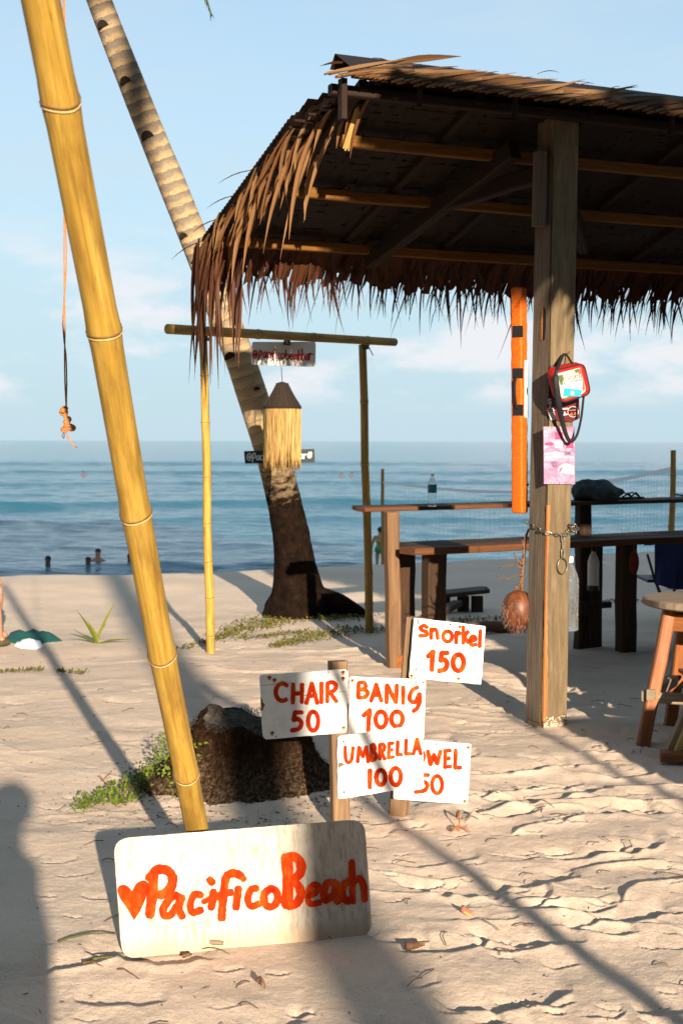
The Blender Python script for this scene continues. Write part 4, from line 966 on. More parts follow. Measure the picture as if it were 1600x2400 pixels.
# hole knocked in the left face
hz = 2.13
MB().prism([PL(.42, hz - .10, .0052), PL(.42, hz + .06, .0052), PL(.36, hz + .075, .0052), PL(.27, hz + .05, .0052), PL(.25, hz - .03, .0052), PL(.30, hz - .10, .0052)][::-1], PM * .02).build('mortise', 'notch', post)
MB().prism([PL(.56, hz - .09, .006), PL(.52, hz + .02, .007), PL(.43, hz + .06, .008), PL(.43, hz - .10, .008)][::-1], PM * .004).build('splinter', 'chip_wood', post)
# salt crust at the foot
cm = MB(); rnd = random.Random(77)
for i in range(160):
    u = rnd.uniform(0, 1.02); c = PF(u, 0, rnd.random() ** 2 * .05 + .0, rnd.uniform(-.003, .004)); r = rnd.uniform(.002, .006); cm.blob(c, (r, r, r * .8), 6, 4)
cm.build('crust', 'sand', post, True, kind='stuff')
# second post outside the picture and the two rear posts
for t, s in ((4.6, .2), (4.6, 1.7), ):
    q = RP(t, s); MB().bar((q.x, q.y, -.15), (q.x, q.y, q.z), .15, .15, up=(0.4, -1, 0), jit=.003, seg=6).build('post', 'post_wood', hut)
for k in range(34):      # split bamboo screen added outside the picture to keep light out of the hut
    s = -.05 + k * .058; q = RP(4.9, s); MB().bar((q.x, q.y, -.1), (q.x, q.y, q.z - .05), .05, .02, up=tuple(HE)).build('screen_slat', 'roof_wood', hut)
for k in range(30):  # further added slats, blocking light from the sea side
    t = 3.9 + k * .034; q = RP(t, 1.75); MB().bar((q.x, q.y, -.1), (q.x, q.y, q.z - .05), .048, .02, up=tuple(HP)).build('screen_slat', 'roof_wood', hut)
# ridge beam, fascia, rafters, purlins, braces
MB().bar(RP(-.02, .04, -.02), RP(HT, .04, -.02), .05, .05, jit=.003, seg=8).build('ridge_beam', 'roof_wood', hut)
MB().bar(RP(.02, -.02, .00), RP(.02, -.02, -.19), .05, .03, up=(HE.x, HE.y, 0)).build('end_board', 'roof_wood', hut)
for t in (.14, .78, 1.45, 2.15, 2.85, 3.55, 4.3):
    MB().bar(RP(t, .0, -.005), RP(t, HS - .12, -.005), .045, .05, jit=.003, seg=6).build('rafter', 'roof_wood', hut)
for t in (.42, .95, 1.9):
    MB().bar(RP(t, -.05, .02), RP(t, -.03, -.10), .028, .028, up=(1, 0, 0)).build('peg', 'roof_wood', hut)
for s, t0 in ((.42, .20), (1.00, .16), (1.66, .02)):
    MB().bar(RP(t0, s, -.06), RP(HT, s, -.06), .05, .06, jit=.002, seg=10).build('purlin', 'purlin_wood', hut)
MB().bar(RP(.95, 1.70, -.115), RP(1.12, .25, -.11), .07, .10, jit=.003, seg=6).build('main_rafter', 'roof_wood', hut)
topp = PL(.5, 2.92, .04)
MB().bar(topp + HE * .1, RP(1.05, .85, -.12), .06, .09, jit=.003, seg=5).build('tie_beam', 'roof_wood', hut)
MB().bar(topp + HE * .12, RP(2.2, 1.25, -.14), .06, .09, jit=.003, seg=5).build('tie_beam', 'roof_wood', hut)
MB().bar(PL(.45, 2.62, .035), PL(.45, 3.0, .035), .07, .07, up=(1, 0, 0), jit=.002, seg=3).build('corbel', 'post_side', hut)
# broken leaf stalk hanging at the corner
for k in range(4): MB().bar(RP(.205 + .010 * k, .24, .01 + .010 * k), RP(.19 + .010 * k, .36, -.13 - .01 * (k % 2)), .010, .006).build('stalk', 'yellow_wood', hut)
def tl(s): return -.05 if s > .46 else -.05 + .30 * (1 - s / .46)      # the thatch is torn back near the top corner
# thatch: rows of folded leaves, each with its batten
tm = MB(); rnd = random.Random(6); bt = MB()
rows = 26; ds = (HS + .02) / rows
for k in range(rows):
    s0 = k * ds - .04
    n = int(HT / .045)
    for i in range(n):
        t = -.05 + i * .0452
        if t < tl(s0 + ds): continue
        a = RP(t, s0, .050 + rnd.uniform(0, .006)); b_ = RP(t + .046 + rnd.uniform(0, .01), s0, .050 + rnd.uniform(0, .006))
        e = ds * 2.6 * rnd.uniform(.9, 1.15); lift = rnd.uniform(-.012, .004)
        c = RP(t + .046 + rnd.uniform(-.008, .012), s0 + e, -.012 + lift + .02); d = RP(t + rnd.uniform(-.012, .008), s0 + e, -.012 + lift + .02)
        tm.add([a, b_, c, d], [(0, 1, 2, 3)], [(0, 0), (1, 0), (1, e), (0, e)])
    MB().tube([RP(max(tl(s0) - .04, -.05) + j * .47, s0 + .02, .020 + rnd.uniform(-.004, .004)) for j in range(12)], .009, 5).build('batten', 'roof_wood', hut, True)
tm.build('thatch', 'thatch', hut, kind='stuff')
# top cover sheet so that the roof is closed from above
tm = MB(); rnd = random.Random(16)
for k in range(28):
    s0 = HS + .1 - k * .066
    for i in range(104):
        t = -.06 + i * .051; z0 = .075
        if t < tl(s0 + .1): continue
        a = RP(t, s0 + .30, z0 - .02 + rnd.uniform(0, .02)); b_ = RP(t + .055, s0 + .30, z0 - .02 + rnd.uniform(0, .02)); c = RP(t + .055, s0, z0 + .02); d = RP(t, s0, z0 + .02)
        tm.add([a, b_, c, d], [(0, 1, 2, 3)], [(0, 0), (1, 0), (1, .3), (0, .3)])
tm.build('thatch_cover', 'thatch', hut, kind='stuff')

def leaf(p0, d0, L, w, droop=1.0, curl=0.0, fold=.35, seg=6, bend=None, upv=Vector((0, 0, 1))):
    """a dry leaf blade: V-folded strip, tapering, drooping"""
    d = Vector(d0).normalized(); p = Vector(p0); mb = MB(); vs = []; uv = []; fs = []
    for i in range(seg + 1):
        t = i / seg; k = w * (0.55 + 1.0 * t if t < .35 else .9 * (1 - ((t - .35) / .65) ** 1.6)) if True else w
        k = max(k, w * .06)
        sd = d.cross(upv)
        if sd.length < .05: sd = d.cross(Vector((0, 1, .2)))
        sd.normalize(); nrm = sd.cross(d)
        vs += [p - sd * k * .5 + nrm * k * fold * .5, p, p + sd * k * .5 + nrm * k * fold * .5]; uv += [(0, L * t), (.5, L * t), (1, L * t)]
        d = (d + Vector((0, 0, -droop / seg)) + sd * (curl / seg)).normalized(); p = p + d * (L / seg)
    for i in range(seg): fs += [(3 * i, 3 * i + 1, 3 * i + 4, 3 * i + 3), (3 * i + 1, 3 * i + 2, 3 * i + 5, 3 * i + 4)]
    return mb.add(vs, fs, uv)
rnd = random.Random(44)
# ridge cap: leaves lying aslant over the front edge, butts showing below
cap = MB()
for i in range(157):
    t = .03 + i * .0335
    cap.add([RP(t, -.075, .035), RP(t + .035, -.075, .035), RP(t + .035, .10, .185), RP(t, .10, .185)], [(0, 1, 2, 3)])
    cap.add([RP(t, -.095, -.035), RP(t + .035, -.095, -.035), RP(t + .035, -.075, .035), RP(t, -.075, .035)], [(0, 1, 2, 3)])
    e_ = .5 if t > .25 else .16; z_ = .03 if t > .25 else .14; cap.add([RP(t, .10, .185), RP(t + .035, .10, .185), RP(t + .035, e_, z_), RP(t, e_, z_)], [(0, 1, 2, 3)])
capo = cap.build('ridge_cap', 'thatch', hut)
n_leaf = 0
t = -.10
while t < 2.9:
    L = rnd.uniform(.40, .58); up_ = rnd.uniform(.26, .37)
    d0 = HE * math.cos(up_) + (HP * .45 + Vector((0, 0, .9))).normalized() * math.sin(up_)
    p0 = RP(t, -.10 - rnd.uniform(0, .012), -.030 + rnd.uniform(-.008, .008))
    lf = leaf(p0, d0, L, rnd.uniform(.022, .036), rnd.uniform(.05, .30), rnd.uniform(-.10, .10), .8, 5, upv=(-HP + Vector((0, 0, .6))).normalized())
    lf.build('leaf', 'cap_leaf', capo); n_leaf += 1
    # cut butt of the leaf
    MB().tube([p0 - d0 * .012, p0 + d0 * .05], rnd.uniform(.009, .014), 6, flat=.55).build('butt', 'dry_leaf', capo)
    t += rnd.uniform(.022, .040)
for tt_, el, L in ((.30, .24, .36),):
    d0 = HE * math.cos(el) + Vector((0, 0, 1)) * math.sin(el); leaf(RP(tt_, -.02, .11), d0, L, .040, .1, 0, .6, 6, upv=-HP).build('leaf', 'cap_leaf', capo); n_leaf += 1
for i in range(9):
    t = rnd.uniform(-.1, 2.6); d0 = HE * rnd.uniform(.5, 1) + Vector((0, 0, rnd.uniform(.1, .5))) + HP * rnd.uniform(-.1, .3)
    leaf(RP(t, rnd.uniform(.0, .1), .150), d0, rnd.uniform(.10, .22), .016, .5, rnd.uniform(-.4, .4), .5, 4).build('leaf', 'cap_leaf', capo); n_leaf += 1
leaf(RP(.0, -.06, .05), -HE + Vector((0, 0, -.1)), .12, .05, .2, 0, .4, 4).build('leaf', 'dry_leaf', capo)
# left rake: long dry leaves hanging over the end of the roof
rake = MB()
for i in range(46): 
    s = i * HS / 46; q0 = tl(s) - .01; q1 = tl(s + .06) - .01; rake.add([RP(q0, s, .06), RP(q0 + .09, s, .07), RP(q1 + .09, s + .06, .05), RP(q1, s + .06, .04)], [(0, 1, 2, 3)])
rko = rake.build('rake_edge', 'thatch', hut)
for i in range(78):
    f = i / 78; s = .14 + 1.9 * f + rnd.uniform(-.06, .06)
    side = rnd.uniform(-.42, .20); d0 = (HP * rnd.uniform(.55, 1.0) + HE * side * .55 + Vector((0, 0, -.18 - rnd.uniform(0, .25))))
    L = rnd.uniform(.20, .48) * (1.0 + .15 * f); 
    leaf(RP(tl(s) + rnd.uniform(-.01, .15), s, rnd.uniform(.0, .07)), d0, L, rnd.uniform(.016, .036), rnd.uniform(.5, 1.5), rnd.uniform(-.35, .35), rnd.uniform(.2, .7), 7).build('leaf', 'dry_leaf', rko); n_leaf += 1
for i, (t_, s, L) in enumerate(((.07, .38, .62), (.12, .46, .70), (.17, .40, .52), (.05, .62, .60), (.20, .70, .36), (.02, .95, .58), (.03, 1.25, .50))):
    leaf(RP(t_, s, -.0), HP * .35 - HE * .15 + Vector((0, 0, -.35)), L, .042, 1.6, rnd.uniform(-.3, .3), .4, 8).build('leaf', 'dry_leaf', rko); n_leaf += 1
for i in range(4):
    leaf(RP(-.03, 1.0 + .3 * i, .04), -HE * .7 + HP * .7 + Vector((0, 0, .1 - .06 * i)), rnd.uniform(.22, .34), .022, .5, .2, .3, 5).build('leaf', 'dry_leaf', rko); n_leaf += 1
# corner tuft hanging at the low end
for i in range(34):
    t_ = rnd.uniform(-.10, .16); s = HS + rnd.uniform(-.16, .05)
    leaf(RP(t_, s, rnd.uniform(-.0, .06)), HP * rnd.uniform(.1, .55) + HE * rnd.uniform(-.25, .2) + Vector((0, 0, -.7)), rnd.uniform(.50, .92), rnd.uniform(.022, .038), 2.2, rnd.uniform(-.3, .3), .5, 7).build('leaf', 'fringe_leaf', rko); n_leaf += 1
# eave fringe
eo = MB().tube([RP(-.03 + .4 * j, HS - .02, .0) for j in range(14)], .013, 6).build('eave_batten', 'roof_wood', hut, True)
rest = MB(); k_ind = 0; t = .0; tot = 0
while t < HT:
    for lay in range(3):
        L = rnd.uniform(.24, .46) * (1.25 if rnd.random() < .16 else 1); 
        if rnd.random() < .05: L *= 1.35
        d0 = HP * rnd.uniform(.25, .6) + HE * rnd.uniform(-.55, .30) + Vector((0, 0, -.75))
        lf = leaf(RP(t + rnd.uniform(-.02, .02), HS - .02 + rnd.uniform(-.10, .03), rnd.uniform(-.02, .03)), d0, L, rnd.uniform(.013, .026), rnd.uniform(.4, 1.6), rnd.uniform(-.8, .8), rnd.uniform(.1, .6), 5)
        if n_leaf < 296 and lay == 0 and t < 3.6 and L > .22: lf.build('leaf', 'fringe_leaf', eo); n_leaf += 1
        else: rest.add(lf.v, lf.f, lf.uv)
    t += rnd.uniform(.018, .032)
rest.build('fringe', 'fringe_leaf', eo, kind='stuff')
sk = MB(); 
for i in range(120):       # closed root of the fringe
    t = i * .0434; sk.add([RP(t, HS - .14, .02), RP(t + .046, HS - .14, .02), RP(t + .046 + rnd.uniform(-.01, .01), HS + .05, -.14 + rnd.uniform(-.06, .02)), RP(t + rnd.uniform(-.01, .01), HS + .05, -.14 + rnd.uniform(-.06, .02))], [(0, 1, 2, 3)])
sk.build('fringe_root', 'fringe_leaf', eo, kind='stuff')

# ------------------------------------------------------------------ things hung on the post
def rbox(mb, o, ex, ey, ez, bev, n=4):
    """rounded box: o corner, ex (width), ey (depth, away from viewer), ez (height) vectors"""
    ex, ey, ez = Vector(ex), Vector(ey), Vector(ez); w, d = ex.length, ey.length; prof = []
    for cx_, cy_, a0 in ((w - bev, bev, -90), (w - bev, d - bev, 0), (bev, d - bev, 90), (bev, bev, 180)):
        for i in range(n + 1):
            a = R(a0 + 90 * i / n); prof.append((cx_ + bev * math.cos(a), cy_ + bev * math.sin(a)))
    ux, uy = ex.normalized(), ey.normalized(); m = len(prof); vs = []; fs = []; uv = []; H = ez.length; uz = ez.normalized()
    c = (w / 2, d / 2)
    zs = [(0, .75), (.15 * bev, .88), (bev * .6, .97), (bev, 1)] + [(bev + (H - 2 * bev) * i / 24, 1) for i in range(1, 24)] + [(H - bev, 1), (H - .6 * bev, .97), (H - .15 * bev, .88), (H, .75)]
    for z, k in zs:
        for x, y in prof: vs.append(Vector(o) + ux * (c[0] + (x - c[0]) * k) + uy * (c[1] + (y - c[1]) * k) + uz * z); uv.append((0, z))
    for i in range(len(zs) - 1):
        for j in range(m): fs.append((i * m + j, i * m + (j + 1) % m, (i + 1) * m + (j + 1) % m, (i + 1) * m + j))
    fs.append(tuple(reversed(range(m)))); fs.append(tuple((len(zs) - 1) * m + j for j in range(m)))
    return mb.add(vs, fs, uv)
# orange rescue float strapped to the left face
ob = P(1209, 1203, 7.60); ot = P(1207, 672, 7.60); H_ = (ot - ob).length
of = thing('rescue_float', ob, 'long orange padded rescue float with black straps on the left of the post', 'rescue float')
XM = Vector((math.cos(R(50)), math.sin(R(50)), 0)); XN = Vector((math.sin(R(50)), -math.cos(R(50)), 0)); up_ = (ot - ob).normalized()
mb = MB(); o_ = ob + Vector((.028, -.02, 0)); rbox(mb, o_ , XM * .064, -XN * .070, up_ * H_, .012)
rr_ = random.Random(9); mb.v = [tuple(Vector(v) + Vector((.0016 * math.sin(v[2] * 70 + v[0] * 30), 0, 0))) for v in mb.v]
body = mb.build('body', 'orange_fabric', of, True)
def fz(y): return (1203 - y) / (1203 - 672) * H_
def FFr(u, z, off): return o_ + XM * u + XN * off + up_ * z
def FLf(v, z, off): return o_ - XN * v - XM * off + up_ * z
MB().prism([FFr(.026, fz(977), .0018), FFr(.0605, fz(977), .0018), FFr(.0605, fz(843), .0018), FFr(.030, fz(843), .0018)], -XN * .001).build('white_patch', 'white_fabric', of)
for ya, yb in ((790, 763), (886, 862), (973, 947)):
    MB().prism([FLf(.055, fz(ya), .002), FLf(.0, fz(ya), .002), FLf(.0, fz(yb), .002), FLf(.055, fz(yb), .002)][::-1], XM * .001).build('strap', 'black_strap', of)
    MB().prism([FFr(-.002, fz(ya), .002), FFr(.014, fz(ya), .002), FFr(.014, fz(yb), .002), FFr(-.002, fz(yb), .002)], -XN * .001).build('strap', 'black_strap', of)
hp_, hr_ = resample([FLf(.03, fz(880), .003), FLf(.03, fz(893), .018), FLf(.03, fz(915), .024), FLf(.03, fz(940), .016), FLf(.03, fz(958), .003)], [.008] * 5, .01)
MB().tube(hp_, .010, 8, flat=.25).build('handle', 'black_strap', of, True)
MB().box(FFr(.058, fz(1136), .002), (.008, .004, .012)).build('buckle', 'steel', of)

# plaque behind the first aid bag
def pz(y): return 1.5 - 0.0        # placeholder
ppl = Plane(PF(.5, 0, 1.7, .012), PN)
plq = thing('plaque', ppl.hit(1320, 990), 'dark maroon and navy plaque on the post behind the first aid bag', 'plaque')
mb = board(ppl, [(1289, 856), (1352, 850), (1358, 980), (1340, 989), (1291, 985), (1281, 962)], [6, 2, 3, 3, 2, 2], .008, 'maroon_sign', plq)
def patch(plane, pts, off, mat, parent, name):
    q = [plane.hit(x, y, off) for x, y in pts][::-1]; return MB().prism(q, -plane.n * .0006).build(name, mat, parent)
patch(ppl, [(1290, 857), (1351, 851), (1352, 884), (1288, 890)], .0012, 'navy_sign', plq, 'sky_panel')
patch(ppl, [(1284, 966), (1297, 964), (1302, 984), (1290, 985)], .0012, 'white_card', plq, 'white_tag')
for x0, y0, x1, y1 in ((1283, 956, 1300, 958), (1283, 961, 1298, 962.5), (1314, 957, 1330, 959), (1314, 964, 1318, 966)): patch(ppl, [(x0, y0), (x1, y0 - 1), (x1, y1), (x0, y1 + 1)], .0012, 'white_card', plq, 'print_line')
mb = MB(); rnd = random.Random(3); cvt = lambda x, y: (x, y)
letters(ppl, [('s', 1281, 934, 1292, 947), ('l', 1283, 945, 1294, 956)], 3, 'white_card', plq, cvt, 3)
for st in ([(1316, 973), (1328, 971)], [(1318, 971), (1316, 966)], [(1323, 971), (1322, 966)]): brush(mb, ppl, st, 3, rnd)
mb.build('lettering', 'white_card', plq)
cc = (1342, 965); ringp = [(cc[0] + 13 * math.cos(R(a)), cc[1] + 13 * math.sin(R(a))) for a in range(0, 360, 15)]
patch(ppl, ringp, .0018, 'poster_pale', plq, 'emblem_ring'); patch(ppl, [(cc[0] + 11.5 * math.cos(R(a)), cc[1] + 11.5 * math.sin(R(a))) for a in range(0, 360, 15)], .0026, 'black_sign', plq, 'emblem_disc')
for q in ([(1333, 972), (1339, 966), (1343, 973), (1338, 975)], [(1344, 968), (1349, 964), (1351, 971), (1346, 974)], [(1333, 961), (1351, 959), (1351, 961.5), (1333, 963)]): patch(ppl, q, .0034, 'ember', plq, 'emblem_mark')

# first aid bag
kpl = Plane(PF(.62, 0, 1.75, .125), (PN + Vector((.10, -.12, -.05))).normalized())
kit = thing('first_aid_bag', kpl.hit(1330, 960), 'red first aid bag with MEDIPLAST EMERGENCY KIT card hanging on the post', 'first aid bag')
outl = [(1300, 868), (1362, 853), (1369, 861), (1381, 915), (1376, 925), (1320, 944), (1311, 938), (1295, 880)]
mb = MB(); polyf = rounded(outl, 7, 3); pf_ = [kpl.hit(*q) for q in polyf][::-1]; nb_ = len(pf_)
cen = sum(pf_, Vector()) / nb_; bk = -kpl.n * .060 + Vector((.004, 0, .012))
rings_ = [(0.93, .006), (1.0, 0), (1.03, -.2), (1.03, -.75), (1.0, -1.0), (.9, -1.03)]
vs = []; fs = []
for k, d in rings_:
    for q in pf_: vs.append(cen + (q - cen) * k + (bk * (-d) if d <= 0 else kpl.n * d))
for i in range(len(rings_) - 1):
    for j in range(nb_): fs.append((i * nb_ + j, i * nb_ + (j + 1) % nb_, (i + 1) * nb_ + (j + 1) % nb_, (i + 1) * nb_ + j))
fs.append(tuple(range(nb_))); fs.append(tuple((len(rings_) - 1) * nb_ + j for j in reversed(range(nb_))))
bag = mb.add(vs, fs).build('body', 'red_fabric', kit)
pip = [cen + (q - cen) * 1.0 + kpl.n * .003 for q in pf_]
MB().tube(pip, .0035, 6, closed=True).build('piping', 'black_strap', bag, True)
def kp(pts, off, mat, name, par=kit): return patch(kpl, pts, off, mat, par, name)
kp(rounded([(1303, 876), (1360, 861), (1372, 915), (1368, 921), (1322, 937), (1314, 932)], 5), .0075, 'cream_card', 'window')
for q, m_ in (([(1306, 880), (1318, 878), (1324, 900), (1313, 903)], 'green_card'), ([(1352, 866), (1361, 863), (1370, 912), (1365, 918), (1360, 890)], 'coral_card'), ([(1317, 934), (1330, 930), (1348, 925), (1346, 929), (1323, 937)], 'green_card'), ([(1345, 867), (1354, 864), (1356, 872), (1348, 875)], 'green_card')): kp(q, .0086, m_, 'contents')
card = kp([(1318, 888), (1362, 876), (1364, 890), (1363, 922), (1319, 930)], .0098, 'white_card', 'card')
kp([(1318, 886), (1362, 876), (1363, 885), (1319, 895)], .0109, 'coral_card', 'red_band')
kp([(1320, 896), (1363, 886), (1363.5, 892), (1321, 902)], .0109, 'blue_card', 'blue_band')
kp([(1320, 909), (1363, 914), (1360, 930), (1319, 928)], .0109, 'teal_card', 'teal_band')
kp([(1337, 917), (1344, 917), (1344, 926), (1337, 926)], .0120, 'white_card', 'white_square')
def print_text(plane, s, x0, y0, x1, y1, hpx, off, mat, parent):
    cu = bpy.data.curves.new('t', 'FONT'); cu.body = s; cu.size = 1; cu.offset = 0.012; ob_ = bpy.data.objects.new('t', cu); col.objects.link(ob_)
    dg = bpy.context.evaluated_depsgraph_get(); me = bpy.data.meshes.new_from_object(ob_.evaluated_get(dg)); vs = [v.co.copy() for v in me.vertices]; fs = [tuple(p.vertices) for p in me.polygons]
    bpy.data.objects.remove(ob_); bpy.data.curves.remove(cu); bpy.data.meshes.remove(me)
    mx = max(v.x for v in vs); my = max(v.y for v in vs); out = []
    for v in vs:
        f = v.x / mx; out.append(plane.hit(x0 + (x1 - x0) * f, y0 + (y1 - y0) * f - hpx * v.y / my, off))
    return MB().add(out, fs).build('lettering', mat, parent)
print_text(kpl, 'MEDIPLAST', 1320.5, 894.3, 1361.5, 884.6, 7.6, .0119, 'white_card', kit)
print_text(kpl, 'EMERGENCY KIT', 1322.5, 901, 1362, 891.6, 4.6, .0119, 'white_card', kit)
A_ = [kpl.hit(1322, 870, -.03), PF(.30, 0, 1.835, .02), PF(.50, 0, 1.905, .012), PF(.58, 0, 1.903, .012), kpl.hit(1352, 862, -.02)]
A_ = [kpl.hit(1302, 888, .0), kpl.hit(1304, 868, .006), Plane(PF(.5, 0, 1.7, .03), PN).hit(1318, 832), Plane(PF(.5, 0, 1.7, .02), PN).hit(1322, 829), Plane(PF(.5, 0, 1.7, .02), PN).hit(1327, 832), kpl.hit(1340, 852, -.03), kpl.hit(1350, 858, -.05)]
hp_, hr_ = resample(A_, [.007] * len(A_), .012); MB().tube(hp_, .0085, 8, flat=.35).build('top_strap', 'black_strap', kit, True)
A_ = [kpl.hit(1301, 880, .008), kpl.hit(1303, 905, .014), kpl.hit(1308, 945, .0), kpl.hit(1316, 985, -.03), kpl.hit(1326, 1020, -.045), kpl.hit(1337, 1035, -.045), kpl.hit(1350, 1022, -.045), kpl.hit(1360, 985, -.04), kpl.hit(1365, 945, -.03), kpl.hit(1368, 915, -.04)]
hp_, hr_ = resample(A_, [.013, .016, .017, .013, .011, .011, .011, .010, .010, .009], .012); MB().tube(hp_, hr_, 8, flat=.6).build('shoulder_strap', 'black_strap', kit, True)
hook = Plane(PF(.5, 0, 1.7, .0), PN).hit(1322, 829); MB().tube([hook, hook + PN * .035, hook + PN * .04 + Vector((0, 0, .01))], .003, 6).build('hook', 'steel', kit)

# poster
spl = Plane(PF(.5, 0, 1.35, .016), PN)
pst = thing('poster', spl.hit(1310, 1130), 'pink surf photo poster pinned to the post under the first aid bag', 'poster')
board(spl, [(1273, 1000), (1345, 1000), (1346, 1135), (1274, 1134)], 0, .003, 'poster', pst)
sh_ = [([(1300, 1013), (1318, 1013), (1318, 1030), (1300, 1030)], 'poster_rose'), ([(1276, 1038), (1292, 1036), (1298, 1042), (1290, 1045), (1276, 1043)], 'poster_rose'), ([(1299, 1034), (1318, 1034), (1318, 1050), (1299, 1050)], 'poster_pale'), ([(1313, 1040), (1321, 1040), (1321, 1050), (1314, 1050)], 'poster_violet'), ([(1325, 1036), (1343, 1034), (1343, 1050), (1325, 1050)], 'poster_rose'),
 ([(1275, 1062), (1300, 1058), (1320, 1062), (1320, 1067), (1276, 1067)], 'poster_pale'), ([(1323, 1058), (1336, 1058), (1336, 1067), (1323, 1067)], 'poster_violet'), ([(1276, 1070), (1344, 1070), (1344, 1072), (1276, 1072)], 'poster_pale'),
 ([(1289, 1083), (1300, 1080), (1308, 1084), (1302, 1096), (1294, 1094)], 'poster_violet'), ([(1310, 1092), (1325, 1086), (1344, 1092), (1344, 1112), (1315, 1108), (1305, 1102)], 'poster_pale'), ([(1312, 1098), (1319, 1093), (1316, 1100), (1312, 1106), (1309, 1104)], 'poster_rose')]
for i, (q, m_) in enumerate(sh_): patch(spl, q, .0012 + .0003 * (i % 3), m_, pst, 'picture')
for x, y in ((1292, 1002), (1297, 1132), (1310, 1132), (1325, 1132), (1290, 1131)): 
    c = spl.hit(x, y, .002); MB().blob(c, (.003, .003, .003), 8, 5).build('pin', 'rust', pst, True)

# chain and ring round the post
ch = thing('chain', PF(.7, 0, 1.06, .02), 'rusty steel chain with a hanging ring looped round the post', 'chain')
def link(c, d, L=.030, w=.018, r=.0032, roll=0.0, n=14):
    d = Vector(d).normalized(); x = d.cross(Vector((0.3, -.5, .8))).normalized(); y = d.cross(x); sx = x * math.cos(roll) + y * math.sin(roll); pts = []
    for i in range(n):
        a = 2 * math.pi * i / n; ca, sa = math.cos(a), math.sin(a); pts.append(c + d * ((L / 2 - w / 2) * (1 if ca > 0 else -1) * min(1, abs(ca) * 3) + ca * w / 2) + sx * sa * w / 2)
    return MB().tube(pts, r, 6, closed=True)
def zof(py, d=7.45): return P(1290, py, d).z
za, zb = zof(1228), zof(1248)
path = [PL(1.06, za, .008), PL(.5, za - .022, .006), PL(0.02, zb - .0, .006) + PN * .006, PF(.45, 0, zb - .012, .009), PF(.78, 0, zb - .010, .012)]
path2, _ = resample(path, [0] * len(path), .0245)
for i in range(len(path2) - 1): link((path2[i] + path2[i + 1]) / 2, path2[i + 1] - path2[i], L=.036, roll=(i % 2) * 1.57 + .5).build('link', 'steel', ch, True)
rnd = random.Random(12)
for i in range(16):
    c = PF(.90, 0, zof(1238), .02) + Vector((rnd.uniform(-.025, .03), rnd.uniform(-.02, .02), rnd.uniform(-.025, .025))); link(c, (rnd.uniform(-1, 1), rnd.uniform(-1, 1), rnd.uniform(-1, 1)), L=.036, roll=rnd.uniform(0, 3)).build('link', 'steel', ch, True)
hpl = Plane(PF(.5, 0, 1.1, .012), PN)
for i, (y0, y1) in enumerate(((1249, 1270), (1266, 1292), (1287, 1310))):
    link(hpl.hit(1317.5, (y0 + y1) / 2), (0, 0, 1), L=(y1 - y0) / FPX * 7.4, w=.021 if i != 1 else .010, roll=.2).build('link', 'steel', ch, True)
rc = hpl.hit(1317, 1327)
MB().tube([rc + PM * math.cos(a) * .031 + Vector((0, 0, math.sin(a) * .041)) for a in [2 * math.pi * i / 28 for i in range(28)]], .0032, 8, closed=True).build('ring', 'steel', ch, True)

# hanging coconut with its dry stalk
cc = P(1214, 1430, 7.62)
coc = thing('hanging_coconut', cc, 'reddish brown coconut with a dry branching stalk hanging on the left of the post', 'coconut')
nb2 = MB().blob(cc, (.090, .090, .110), 28, 18); nb2.v = [tuple(cc + (Vector(v) - cc) * (1 + .05 * float(fbm(np.array(v[0] * 22), np.array(v[2] * 22 + v[1] * 9), 3, 5)))) for v in nb2.v]; nut = nb2.build('nut', 'coconut', coc, True)
hm_ = MB(); rr3 = random.Random(61)
for i in range(420):
    d = Vector((rr3.gauss(0, 1), rr3.gauss(0, 1), rr3.gauss(0, 1))).normalized(); q = cc + Vector((d.x * .09, d.y * .09, d.z * .109)); e = q + d * rr3.uniform(.002, .010) + Vector((rr3.uniform(-.01, .01), 0, -rr3.uniform(.01, .035))); w_ = Vector((.0012, 0, 0)); hm_.add([q - w_, q + w_, e], [(0, 1, 2)])
hm_.build('husk_fibres', 'coconut', nut, kind='stuff')
st = [cc + Vector((.02, 0, .09)), P(1222, 1370, 7.62), P(1226, 1310, 7.62), P(1230, 1262, 7.62), P(1238, 1240, 7.60)]
q2, r2 = resample(st, [.012, .011, .010, .008, .005], .03); MB().tube(q2, r2, 8).build('stalk', 'twig', coc, True)
for br_ in ([(1222, 1332), (1208, 1326), (1192, 1325), (1178, 1328), (1166, 1332)], [(1226, 1348), (1205, 1350), (1188, 1358), (1172, 1356), (1160, 1348)], [(1226, 1325), (1214, 1316), (1206, 1302), (1203, 1296)], [(1222, 1352), (1216, 1370), (1206, 1385), (1196, 1405), (1180, 1420)], [(1230, 1300), (1222, 1312), (1216, 1322)], [(1228, 1285), (1226, 1275), (1222, 1266)], [(1210, 1373), (1206, 1380), (1210, 1386)]):
    q2, r2 = resample([P(x, y, 7.60 + .01 * i) for i, (x, y) in enumerate(br_)], [.0055 - .0008 * i for i in range(len(br_))], .02); MB().tube(q2, r2, 6).build('branchlet', 'twig', coc, True)

